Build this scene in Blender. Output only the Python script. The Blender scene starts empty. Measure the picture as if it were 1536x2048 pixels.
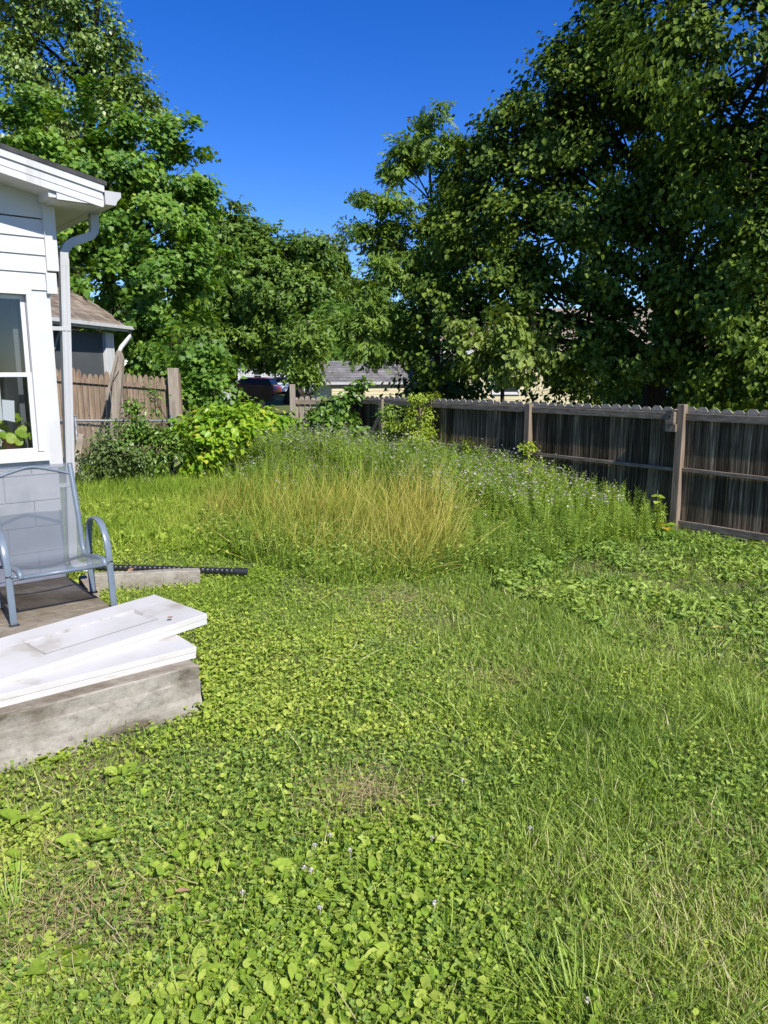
import bpy, math, random
import numpy as np
from mathutils import Vector, Matrix

random.seed(7)
RNG = np.random.default_rng(7)
SC = bpy.context.scene
COL = SC.collection
R = math.radians

# ------------------------------------------------------------------ camera, sky, sun, exposure
EYE = 1.87
FPX = 1500.0                                   # focal length in pixels of a 1536 x 2048 frame
PITCH = math.atan(279 / FPX)
cam = bpy.data.cameras.new('camera')
cam.sensor_fit = 'VERTICAL'
cam.sensor_height = 36.0
cam.sensor_width = 27.0
cam.lens = FPX / 2048 * 36.0
cam.clip_start = 0.05
cam.clip_end = 2000
camo = bpy.data.objects.new('camera', cam)
COL.objects.link(camo)
camo.location = (0, 0, EYE)
camo.rotation_euler = (R(90) - PITCH, 0, 0)
SC.camera = camo

SUN_AZ, SUN_EL = R(146.5), R(43)
world = bpy.data.worlds.new('World')
SC.world = world
world.use_nodes = True
wn, wl = world.node_tree.nodes, world.node_tree.links
wn.clear()
sky = wn.new('ShaderNodeTexSky')
sky.sky_type = 'NISHITA'
sky.sun_disc = False
sky.sun_elevation = SUN_EL
sky.sun_rotation = SUN_AZ
sky.altitude = 300
sky.air_density = 1.0
sky.dust_density = 0.1
sky.ozone_density = 6.0
bg = wn.new('ShaderNodeBackground')
bg.inputs['Strength'].default_value = 0.13
wo = wn.new('ShaderNodeOutputWorld')
hs = wn.new('ShaderNodeHueSaturation')          # a clear deep blue day
hs.inputs['Hue'].default_value = 0.52
hs.inputs['Saturation'].default_value = 1.30
hs.inputs['Value'].default_value = 0.90
wl.new(sky.outputs[0], hs.inputs['Color'])
wl.new(hs.outputs[0], bg.inputs[0])
wl.new(bg.outputs[0], wo.inputs[0])

sun = bpy.data.lights.new('sun', 'SUN')
sun.energy = 4.6
sun.angle = R(0.53)
sun.color = (1.0, 0.955, 0.88)
suno = bpy.data.objects.new('sun', sun)
COL.objects.link(suno)
SDIR = Vector((math.sin(SUN_AZ) * math.cos(SUN_EL), math.cos(SUN_AZ) * math.cos(SUN_EL), math.sin(SUN_EL)))
suno.rotation_euler = SDIR.to_track_quat('Z', 'Y').to_euler()
suno.location = SDIR * 60

SC.view_settings.view_transform = 'Standard'
SC.view_settings.look = 'None'
SC.view_settings.exposure = 0.59
SC.view_settings.gamma = 1.0
SC.cycles.max_bounces = 7
SC.cycles.diffuse_bounces = 3
SC.cycles.glossy_bounces = 3
SC.cycles.transmission_bounces = 5
SC.cycles.transparent_max_bounces = 8
SC.cycles.caustics_reflective = False
SC.cycles.caustics_refractive = False

# ------------------------------------------------------------------ pixel <-> world design helpers
CP, SP = math.cos(PITCH), math.sin(PITCH)


def ray(x, y):
    cx, cy = (x - 768) / FPX, (1024 - y) / FPX
    return np.array([cx, CP + cy * SP, -SP + cy * CP])


def G(x, y, z=0.0):
    r = ray(x, y)
    return r * ((z - EYE) / r[2]) + np.array([0, 0, EYE])


def at(x, y, Y):
    r = ray(x, y)
    return r * (Y / r[1]) + np.array([0, 0, EYE])


TH = R(39)
U = np.array([math.cos(TH), math.sin(TH), 0])     # along the house front, to the right and away
W = np.array([-math.sin(TH), math.cos(TH), 0])    # along the right fence, to the left and away
Z = np.array([0, 0, 1.0])
P0 = np.array([-1.03, 3.95, 0])                   # front right corner of the patio slab
C0 = np.array([-2.525, 5.788, 0])                   # right front corner of the house
FH_ = 1.39
F0 = np.array([3.60, 9.10, 0])                    # near fence post


# ------------------------------------------------------------------ noise
def _hash(ix, iy, seed):
    h = (ix.astype(np.int64) * 374761393 + iy.astype(np.int64) * 668265263 + seed * 974634777) & 0x7fffffff
    h = ((h ^ (h >> 13)) * 1274126177) & 0x7fffffff
    return ((h ^ (h >> 16)) & 0xffff) / 65535.0


def noise(x, y, s=1.0, seed=0):
    x = np.asarray(x, float) * s
    y = np.asarray(y, float) * s
    ix, iy = np.floor(x), np.floor(y)
    fx, fy = x - ix, y - iy
    fx, fy = fx * fx * (3 - 2 * fx), fy * fy * (3 - 2 * fy)
    a = _hash(ix, iy, seed); b = _hash(ix + 1, iy, seed)
    c = _hash(ix, iy + 1, seed); d = _hash(ix + 1, iy + 1, seed)
    return (a * (1 - fx) + b * fx) * (1 - fy) + (c * (1 - fx) + d * fx) * fy


def fbm(x, y, s=1.0, seed=0):
    return (noise(x, y, s, seed) + .5 * noise(x, y, s * 2.1, seed + 1) + .25 * noise(x, y, s * 4.3, seed + 2)) / 1.75


def gz(x, y):
    x = np.asarray(x, float); y = np.asarray(y, float)
    d = (x - F0[0]) * U[0] + (y - F0[1]) * U[1]            # distance from the fence line
    k = np.clip((d + 4) / 4, 0, 1)
    near = np.exp(-((x + 1.5) ** 2 + (y - 4.3) ** 2) / 6)
    return -0.06 * k + 0.07 * (fbm(x, y, .7, 3) - .5) * (1 - near)


def inpoly(x, y, poly):
    x = np.asarray(x); y = np.asarray(y)
    res = np.zeros(x.shape, bool)
    n = len(poly)
    for i in range(n):
        x1, y1 = poly[i][:2]; x2, y2 = poly[(i + 1) % n][:2]
        c = ((y1 > y) != (y2 > y)) & (x < (x2 - x1) * (y - y1) / (y2 - y1 + 1e-12) + x1)
        res ^= c
    return res


# ------------------------------------------------------------------ materials
def newmat(name):
    m = bpy.data.materials.new(name)
    m.use_nodes = True
    nt = m.node_tree
    nt.nodes.clear()
    out = nt.nodes.new('ShaderNodeOutputMaterial')
    return m, nt.nodes, nt.links, out


def ramp(n, stops):
    r = n.new('ShaderNodeValToRGB')
    el = r.color_ramp.elements
    while len(el) < len(stops):
        el.new(0.5)
    for e, (p, c) in zip(el, stops):
        e.position = p
        e.color = (c[0], c[1], c[2], 1)
    return r


def surf(name, stops, scale=(4, 4, 4), rough=.7, detail=6, bump=.2, spec=.3, metallic=0, second=None, attr=None, nrough=.6):
    """noise driven surface; second = (scale, stops-as-multiplier colours) ; attr = (name, lo, hi) brightness by piece"""
    m, n, l, out = newmat(name)
    tc = n.new('ShaderNodeTexCoord')
    mp = n.new('ShaderNodeMapping')
    mp.inputs['Scale'].default_value = scale
    l.new(tc.outputs['Object'], mp.inputs['Vector'])
    nz = n.new('ShaderNodeTexNoise')
    nz.inputs['Scale'].default_value = 1.0
    nz.inputs['Detail'].default_value = detail
    nz.inputs['Roughness'].default_value = nrough
    l.new(mp.outputs[0], nz.inputs['Vector'])
    rp = ramp(n, stops)
    l.new(nz.outputs['Fac'], rp.inputs[0])
    col = rp.outputs[0]
    if second:
        mp2 = n.new('ShaderNodeMapping')
        mp2.inputs['Scale'].default_value = second[0]
        l.new(tc.outputs['Object'], mp2.inputs['Vector'])
        nz2 = n.new('ShaderNodeTexNoise')
        nz2.inputs['Scale'].default_value = 1.0
        nz2.inputs['Detail'].default_value = 5
        l.new(mp2.outputs[0], nz2.inputs['Vector'])
        rp2 = ramp(n, second[1])
        l.new(nz2.outputs['Fac'], rp2.inputs[0])
        mx = n.new('ShaderNodeMixRGB')
        mx.blend_type = 'MULTIPLY'
        mx.inputs[0].default_value = 1
        l.new(col, mx.inputs[1]); l.new(rp2.outputs[0], mx.inputs[2])
        col = mx.outputs[0]
    if attr:
        at_ = n.new('ShaderNodeAttribute')
        at_.attribute_name = attr[0]
        rp3 = ramp(n, [(0, (attr[1],) * 3), (1, (attr[2],) * 3)])
        l.new(at_.outputs['Fac'], rp3.inputs[0])
        mx = n.new('ShaderNodeMixRGB')
        mx.blend_type = 'MULTIPLY'
        mx.inputs[0].default_value = 1
        l.new(col, mx.inputs[1]); l.new(rp3.outputs[0], mx.inputs[2])
        col = mx.outputs[0]
    b = n.new('ShaderNodeBsdfPrincipled')
    b.inputs['Roughness'].default_value = rough
    b.inputs['Metallic'].default_value = metallic
    b.inputs['Specular IOR Level'].default_value = spec
    l.new(col, b.inputs['Base Color'])
    if bump:
        bp = n.new('ShaderNodeBump')
        bp.inputs['Strength'].default_value = bump
        bp.inputs['Distance'].default_value = .01
        l.new(nz.outputs['Fac'], bp.inputs['Height'])
        l.new(bp.outputs[0], b.inputs['Normal'])
    l.new(b.outputs[0], out.inputs[0])
    return m


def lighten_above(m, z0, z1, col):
    """lichened tops of the boards, with the sunlight on them painted in by height"""
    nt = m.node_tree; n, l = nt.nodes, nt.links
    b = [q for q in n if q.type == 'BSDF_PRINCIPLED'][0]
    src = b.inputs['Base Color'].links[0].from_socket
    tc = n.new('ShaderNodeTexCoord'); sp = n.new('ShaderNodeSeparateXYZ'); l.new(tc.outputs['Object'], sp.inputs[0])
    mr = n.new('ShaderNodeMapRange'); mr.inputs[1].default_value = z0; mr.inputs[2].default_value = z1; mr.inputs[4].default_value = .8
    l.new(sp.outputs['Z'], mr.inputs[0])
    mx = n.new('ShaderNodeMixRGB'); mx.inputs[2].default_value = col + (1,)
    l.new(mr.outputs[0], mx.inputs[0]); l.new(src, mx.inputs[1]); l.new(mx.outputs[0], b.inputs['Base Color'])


def leafmat(name, stops, trans=.3, tcol=None, rough=.5, spec=.35, tstops=None, vary=55):
    """leaf: colour by the leaf's own random number 'rnd'; optional second ramp along the blade 't'"""
    m, n, l, out = newmat(name)
    a = n.new('ShaderNodeAttribute'); a.attribute_name = 'rnd'
    rp = ramp(n, stops)
    l.new(a.outputs['Fac'], rp.inputs[0])
    col = rp.outputs[0]
    if tstops:
        a2 = n.new('ShaderNodeAttribute'); a2.attribute_name = 't'
        rp2 = ramp(n, tstops[0])
        l.new(a2.outputs['Fac'], rp2.inputs[0])
        fm = ramp(n, tstops[1])
        l.new(a2.outputs['Fac'], fm.inputs[0])
        mx = n.new('ShaderNodeMixRGB')
        l.new(fm.outputs[0], mx.inputs[0]); l.new(col, mx.inputs[1]); l.new(rp2.outputs[0], mx.inputs[2])
        col = mx.outputs[0]
    tc = n.new('ShaderNodeTexCoord'); nz = n.new('ShaderNodeTexNoise'); nz.inputs['Scale'].default_value = vary; nz.inputs['Detail'].default_value = 3
    l.new(tc.outputs['Object'], nz.inputs['Vector'])
    rv = ramp(n, [(.3, (.78, .80, .72)), (.7, (1.18, 1.16, 1.05))]); l.new(nz.outputs['Fac'], rv.inputs[0])
    mv = n.new('ShaderNodeMixRGB'); mv.blend_type = 'MULTIPLY'; mv.inputs[0].default_value = 1
    l.new(col, mv.inputs[1]); l.new(rv.outputs[0], mv.inputs[2]); col = mv.outputs[0]
    b = n.new('ShaderNodeBsdfPrincipled')
    b.inputs['Roughness'].default_value = rough
    b.inputs['Specular IOR Level'].default_value = spec
    l.new(col, b.inputs['Base Color'])
    t = n.new('ShaderNodeBsdfTranslucent')
    g = n.new('ShaderNodeMixRGB'); g.blend_type = 'MULTIPLY'; g.inputs[0].default_value = 1
    g.inputs[2].default_value = (tcol or (1.35, 1.25, .5)) + (1,)
    l.new(col, g.inputs[1]); l.new(g.outputs[0], t.inputs[0])
    mix = n.new('ShaderNodeMixShader'); mix.inputs[0].default_value = trans
    l.new(b.outputs[0], mix.inputs[1]); l.new(t.outputs[0], mix.inputs[2])
    l.new(mix.outputs[0], out.inputs[0])
    return m


M = {}
M['white'] = surf('white_vinyl', [(.3, (.52, .52, .515)), (.7, (.585, .585, .575))], (1.5, 1.5, 3), .42, bump=.03, second=((7, 7, 1.1), [(.30, (.84, .83, .80)), (.48, (1, 1, 1))]))
M['white_dirty'] = surf('white_painted_metal', [(.25, (.39, .39, .38)), (.7, (.49, .49, .48))], (3, 3, 1.2), .4, bump=.04)
M['cream'] = surf('cream_siding', [(.3, (.50, .44, .27)), (.7, (.57, .51, .33))], (1, 1, 2), .5, bump=.02)
M['frame_white'] = surf('window_frame_white', [(.3, (.56, .565, .57)), (.7, (.62, .62, .625))], (2, 2, 2), .3, bump=0, spec=.5)
M['door'] = surf('door_white_paint', [(.25, (.52, .505, .475)), (.6, (.59, .575, .545))], (3, 3, 6), .35, bump=.02, spec=.4,
                 second=((3.5, 3.5, 14), [(.28, (.70, .65, .56)), (.40, (.95, .94, .92)), (.55, (1, 1, 1))]))
M['door_edge'] = surf('door_edge_paint', [(.2, (.66, .63, .55)), (.5, (.80, .79, .76))], (7, 7, 30), .4, bump=.05)
M['rust'] = surf('rusty_dirt', [(.3, (.26, .22, .17)), (.45, (.40, .38, .35)), (.7, (.47, .465, .46))], (14, 14, 14), .8, bump=.2)
M['concrete'] = surf('concrete_old', [(.3, (.15, .135, .11)), (.45, (.31, .285, .24)), (.6, (.39, .36, .305)), (.75, (.48, .45, .385))], (16, 16, 22), .95, 12, 1.0, .1,
                     second=((2.6, 2.6, 5), [(.33, (.36, .32, .26)), (.42, (.80, .78, .74)), (.58, (1.05, 1.04, 1.02))]), nrough=.8)
M['concrete_floor'] = surf('concrete_floor', [(.25, (.15, .125, .09)), (.5, (.25, .215, .165)), (.8, (.36, .33, .26))], (11, 18, 9), .95, 12, .8, .1,
                           second=((1.3, 3.2, 3), [(.35, (.55, .5, .44)), (.6, (1, 1, 1))]), nrough=.7)
M['block'] = surf('painted_block', [(.3, (.40, .385, .40)), (.6, (.50, .485, .50)), (.8, (.55, .54, .55))], (6, 6, 6), .85, 8, .5,
                  second=((9, 9, 5), [(.28, (.72, .76, .70)), (.45, (1, 1, 1))]))
M['shingle_dark'] = surf('dark_shingles', [(.3, (.03, .03, .032)), (.7, (.08, .078, .075))], (12, 12, 12), .9, bump=.5)
M['shingle_brown'] = surf('brown_shingles', [(.3, (.16, .125, .095)), (.7, (.31, .25, .195))], (5, 5, 5), .9, bump=.4, attr=('rnd', .65, 1.2))
M['shingle_grey'] = surf('grey_shingles', [(.3, (.12, .115, .115)), (.7, (.22, .21, .21))], (3, 3, 3), .9, bump=.4, attr=('rnd', .75, 1.15))
M['wood_dark'] = surf('weathered_dark_fence', [(.30, (.024, .018, .012)), (.46, (.08, .062, .042)), (.58, (.17, .135, .095)), (.70, (.42, .34, .25))], (34, 34, 1.3), .9, 8, .5, .1,
                      second=((1.1, 1.1, 2.2), [(.3, (.60, .62, .55)), (.65, (1.15, 1.05, .95))]), attr=('rnd', .42, 1.6), nrough=.65)
M['wood_rail'] = surf('weathered_rail', [(.3, (.11, .085, .06)), (.55, (.23, .185, .14)), (.8, (.38, .32, .25))], (6, 6, 30), .85, 8, .4, .2, nrough=.65)
M['wood_post'] = surf('weathered_post', [(.3, (.13, .095, .066)), (.55, (.25, .19, .14)), (.8, (.37, .30, .24))], (22, 22, 2), .85, 8, .4, .2, nrough=.65)
M['wood_brown'] = surf('brown_fence_board', [(.3, (.145, .10, .066)), (.5, (.26, .19, .132)), (.75, (.38, .30, .22))], (22, 22, 2.0), .85, 8, .4, .2, attr=('rnd', .7, 1.2), nrough=.65)
M['wood_grey'] = surf('grey_post_wood', [(.3, (.19, .155, .12)), (.55, (.33, .28, .22)), (.8, (.43, .38, .31))], (20, 20, 2.0), .85, 8, .5, .2, nrough=.65)
M['chair_metal'] = surf('blue_grey_powder_coat', [(.3, (.13, .165, .20)), (.7, (.155, .195, .235))], (14, 14, 14), .35, bump=.03, spec=.5)
M['galv'] = surf('galvanised_steel', [(.3, (.17, .18, .19)), (.7, (.27, .285, .295))], (10, 10, 10), .55, bump=.05, metallic=.4)
M['black_plastic'] = surf('black_plastic', [(.3, (.012, .012, .013)), (.7, (.03, .03, .032))], (9, 9, 9), .35, bump=.05, spec=.5)
M['bark'] = surf('bark', [(.3, (.022, .018, .014)), (.55, (.055, .045, .036)), (.8, (.11, .095, .078))], (14, 14, 3), .95, 8, .8, .1)
M['bark_light'] = surf('bark_light', [(.3, (.10, .085, .065)), (.7, (.24, .21, .17))], (14, 14, 3), .95, 8, .6, .1)
M['terracotta'] = surf('terracotta', [(.3, (.30, .12, .06)), (.7, (.42, .18, .10))], (8, 8, 8), .8, bump=.1)
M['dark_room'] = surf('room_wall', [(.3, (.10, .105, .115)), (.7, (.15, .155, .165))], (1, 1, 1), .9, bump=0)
M['curtain'] = surf('pale_curtain', [(.3, (.52, .53, .52)), (.7, (.64, .65, .63))], (20, 20, 1), .9, bump=.1)
M['screen_dark'] = surf('dark_screen', [(.3, (.065, .072, .075)), (.7, (.10, .108, .11))], (.8, .8, .8), .7, bump=0)
M['car_white'] = surf('white_car_paint', [(.3, (.74, .75, .77)), (.7, (.78, .79, .81))], (1, 1, 1), .2, bump=0, spec=.6)
M['car_red'] = surf('red_car_paint', [(.3, (.42, .025, .03)), (.7, (.48, .03, .035))], (1, 1, 1), .2, bump=0, spec=.6)
M['car_glass'] = surf('car_glass', [(.3, (.015, .018, .022)), (.7, (.025, .028, .032))], (1, 1, 1), .25, bump=0, spec=.3)
M['tyre'] = surf('tyre_rubber', [(.3, (.012, .012, .012)), (.7, (.025, .025, .025))], (9, 9, 9), .8, bump=.1)
M['red_roof'] = surf('red_roof', [(.3, (.26, .05, .045)), (.7, (.36, .09, .08))], (2, 2, 2), .8, bump=.1)
M['rust_orange'] = surf('orange_rust', [(.3, (.30, .14, .05)), (.6, (.45, .25, .11))], (40, 40, 40), .9, bump=.2)
M['trailer_black'] = surf('trailer_black_paint', [(.3, (.003, .003, .003)), (.7, (.006, .006, .006))], (2, 2, 2), .85, bump=0, spec=.03)
M['brown_leaf'] = surf('dry_brown_leaf', [(.3, (.20, .11, .06)), (.7, (.38, .24, .14))], (30, 30, 30), .8, bump=.2)
M['petal'] = surf('white_clover_petal', [(.3, (.55, .46, .45)), (.7, (.75, .70, .68))], (60, 60, 60), .8, bump=0)
M['yellow_leaf'] = surf('yellowed_leaf', [(.3, (.45, .38, .10)), (.7, (.55, .50, .16))], (30, 30, 30), .6, bump=.1)

lighten_above(M['wood_dark'], FH_ + .045, FH_ + .085, (.40, .36, .29))  # sunlit picket tops painted lighter into the weathered board colour
# ground sheet: dark soil, thatch and low green growth
m, n, l, out = newmat('yard_soil')
tc = n.new('ShaderNodeTexCoord')
nz = n.new('ShaderNodeTexNoise'); nz.inputs['Scale'].default_value = 1.1; nz.inputs['Detail'].default_value = 8
nf = n.new('ShaderNodeTexNoise'); nf.inputs['Scale'].default_value = 45; nf.inputs['Detail'].default_value = 6
l.new(tc.outputs['Object'], nz.inputs['Vector']); l.new(tc.outputs['Object'], nf.inputs['Vector'])
ra = ramp(n, [(.3, (.04, .055, .018)), (.5, (.10, .13, .035)), (.7, (.17, .19, .065))])
rb = ramp(n, [(.3, (.07, .048, .03)), (.5, (.17, .125, .075)), (.72, (.32, .25, .15))])
l.new(nf.outputs['Fac'], ra.inputs[0]); l.new(nf.outputs['Fac'], rb.inputs[0])
rc = ramp(n, [(.50, (0, 0, 0)), (.66, (1, 1, 1))])
l.new(nz.outputs['Fac'], rc.inputs[0])
mx = n.new('ShaderNodeMixRGB'); l.new(rc.outputs[0], mx.inputs[0]); l.new(ra.outputs[0], mx.inputs[1]); l.new(rb.outputs[0], mx.inputs[2])
b = n.new('ShaderNodeBsdfPrincipled'); b.inputs['Roughness'].default_value = .95; b.inputs['Specular IOR Level'].default_value = .1
bp = n.new('ShaderNodeBump'); bp.inputs['Strength'].default_value = .8; bp.inputs['Distance'].default_value = .02
l.new(nf.outputs['Fac'], bp.inputs['Height']); l.new(bp.outputs[0], b.inputs['Normal'])
l.new(mx.outputs[0], b.inputs['Base Color']); l.new(b.outputs[0], out.inputs[0])
M['ground'] = m

# window pane: mostly see-through, mirrors at a slant
m, n, l, out = newmat('window_pane')
tr = n.new('ShaderNodeBsdfTransparent'); tr.inputs[0].default_value = (.90, .92, .93, 1)
gl = n.new('ShaderNodeBsdfGlossy'); gl.inputs['Roughness'].default_value = .02
lw = n.new('ShaderNodeLayerWeight'); lw.inputs['Blend'].default_value = .5
pw = n.new('ShaderNodeMath'); pw.operation = 'POWER'; pw.inputs[1].default_value = 3.0
l.new(lw.outputs['Facing'], pw.inputs[0])
fr = n.new('ShaderNodeMath'); fr.operation = 'MULTIPLY_ADD'; fr.inputs[1].default_value = .6; fr.inputs[2].default_value = .05
l.new(pw.outputs[0], fr.inputs[0])
ms = n.new('ShaderNodeMixShader')
l.new(fr.outputs[0], ms.inputs[0]); l.new(tr.outputs[0], ms.inputs[1]); l.new(gl.outputs[0], ms.inputs[2])
l.new(ms.outputs[0], out.inputs[0])
M['pane'] = m

# woven sling: fine mesh that lets about half the light through
m, n, l, out = newmat('grey_sling_mesh')
tr = n.new('ShaderNodeBsdfTransparent')
pb = n.new('ShaderNodeBsdfPrincipled'); pb.inputs['Base Color'].default_value = (.125, .145, .165, 1); pb.inputs['Roughness'].default_value = .7
ms = n.new('ShaderNodeMixShader'); ms.inputs[0].default_value = .68
l.new(tr.outputs[0], ms.inputs[1]); l.new(pb.outputs[0], ms.inputs[2]); l.new(ms.outputs[0], out.inputs[0])
M['sling'] = m

# foliage
M['l_clover'] = leafmat('round_leaf', [(0, (.08, .165, .018)), (.3, (.185, .305, .034)), (.65, (.305, .42, .058)), (1, (.47, .53, .12))], .34, rough=.6, spec=.14)
M['l_grass'] = leafmat('grass_blade', [(0, (.11, .20, .03)), (.5, (.26, .375, .066)), (.85, (.42, .51, .12)), (.93, (.54, .54, .24)), (1, (.62, .56, .33))], .32, rough=.45, spec=.3)
M['l_turf'] = leafmat('grey_green_turf', [(0, (.09, .16, .045)), (.5, (.19, .27, .085)), (1, (.36, .41, .17))], .26, rough=.45, spec=.3)
M['l_weed'] = leafmat('low_weed_leaf', [(0, (.10, .19, .035)), (.5, (.23, .35, .058)), (1, (.40, .50, .11))], .32)
M['l_straw'] = leafmat('dry_straw', [(0, (.32, .23, .11)), (.5, (.46, .36, .19)), (1, (.56, .48, .29))], .15, (1, 1, .9), rough=.6)
M['l_tall'] = leafmat('tall_grass_blade', [(0, (.13, .21, .03)), (.5, (.22, .30, .04)), (1, (.34, .37, .08))], .35,
                      tstops=([(0, (.22, .31, .045)), (.55, (.53, .48, .095)), (1, (.74, .57, .18))], [(.2, (0, 0, 0)), (.8, (.9, .9, .9))]))
M['l_thicket'] = leafmat('thicket_weed_leaf', [(0, (.12, .215, .04)), (.5, (.26, .385, .068)), (.85, (.42, .53, .11)), (1, (.58, .60, .17))], .36)
M['l_flower'] = leafmat('pale_lilac_flower', [(0, (.34, .28, .29)), (.6, (.56, .50, .49)), (1, (.74, .70, .67))], .2, (1, 1, 1))
M['l_right'] = leafmat('dark_tree_leaf', [(0, (.028, .06, .010)), (.45, (.075, .135, .018)), (.8, (.22, .30, .042)), (1, (.38, .44, .09))], .27, rough=.55, spec=.2)
M['l_spray'] = leafmat('drooping_leaf', [(0, (.10, .17, .03)), (.5, (.21, .29, .06)), (1, (.36, .42, .12))], .32, rough=.55, spec=.25)
M['l_sapling'] = leafmat('compound_leaf', [(0, (.07, .14, .025)), (.5, (.16, .265, .04)), (1, (.32, .42, .08))], .36)
M['l_maple'] = leafmat('maple_leaf', [(0, (.05, .125, .022)), (.45, (.125, .25, .034)), (.8, (.235, .375, .05)), (1, (.42, .51, .09))], .34, rough=.5, spec=.4)
M['l_poplar'] = leafmat('poplar_leaf', [(0, (.07, .135, .024)), (.5, (.155, .25, .048)), (1, (.31, .39, .12))], .22, rough=.4, spec=.5)
M['l_far'] = leafmat('far_tree_leaf', [(0, (.05, .115, .022)), (.5, (.13, .225, .036)), (1, (.27, .38, .065))], .34)
M['l_pale'] = leafmat('pale_tree_leaf', [(0, (.08, .13, .05)), (.5, (.14, .20, .065)), (1, (.22, .28, .10))], .3)
M['l_bush'] = leafmat('bush_leaf', [(0, (.09, .19, .018)), (.38, (.20, .37, .024)), (.70, (.36, .50, .045)), (.86, (.52, .52, .06)), (1, (.66, .38, .06))], .36, rough=.42, spec=.45)
M['l_vine'] = leafmat('vine_leaf', [(0, (.055, .13, .024)), (.6, (.14, .25, .04)), (1, (.26, .38, .065))], .28, rough=.38, spec=.5)
M['l_brightvine'] = leafmat('bright_vine_leaf', [(0, (.18, .27, .03)), (.6, (.33, .43, .045)), (1, (.50, .54, .09))], .35)
M['l_house'] = leafmat('house_plant_leaf', [(0, (.20, .34, .025)), (.6, (.32, .46, .04)), (1, (.45, .56, .08))], .35)


# ------------------------------------------------------------------ object helpers
def tag(o, label=None, cat=None, group=None, kind=None):
    if label: o['label'] = label
    if cat: o['category'] = cat
    if group: o['group'] = group
    if kind: o['kind'] = kind
    return o


def thing(name, label, cat, loc=(0, 0, 0), group=None):
    o = bpy.data.objects.new(name, None)
    o.empty_display_size = .2
    COL.objects.link(o)
    o.location = tuple(float(c) for c in loc)
    return tag(o, label, cat, group)


def wloc(o):
    v = Vector((0, 0, 0))
    while o is not None:
        v += o.location
        o = o.parent
    return np.array(v)


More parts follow.
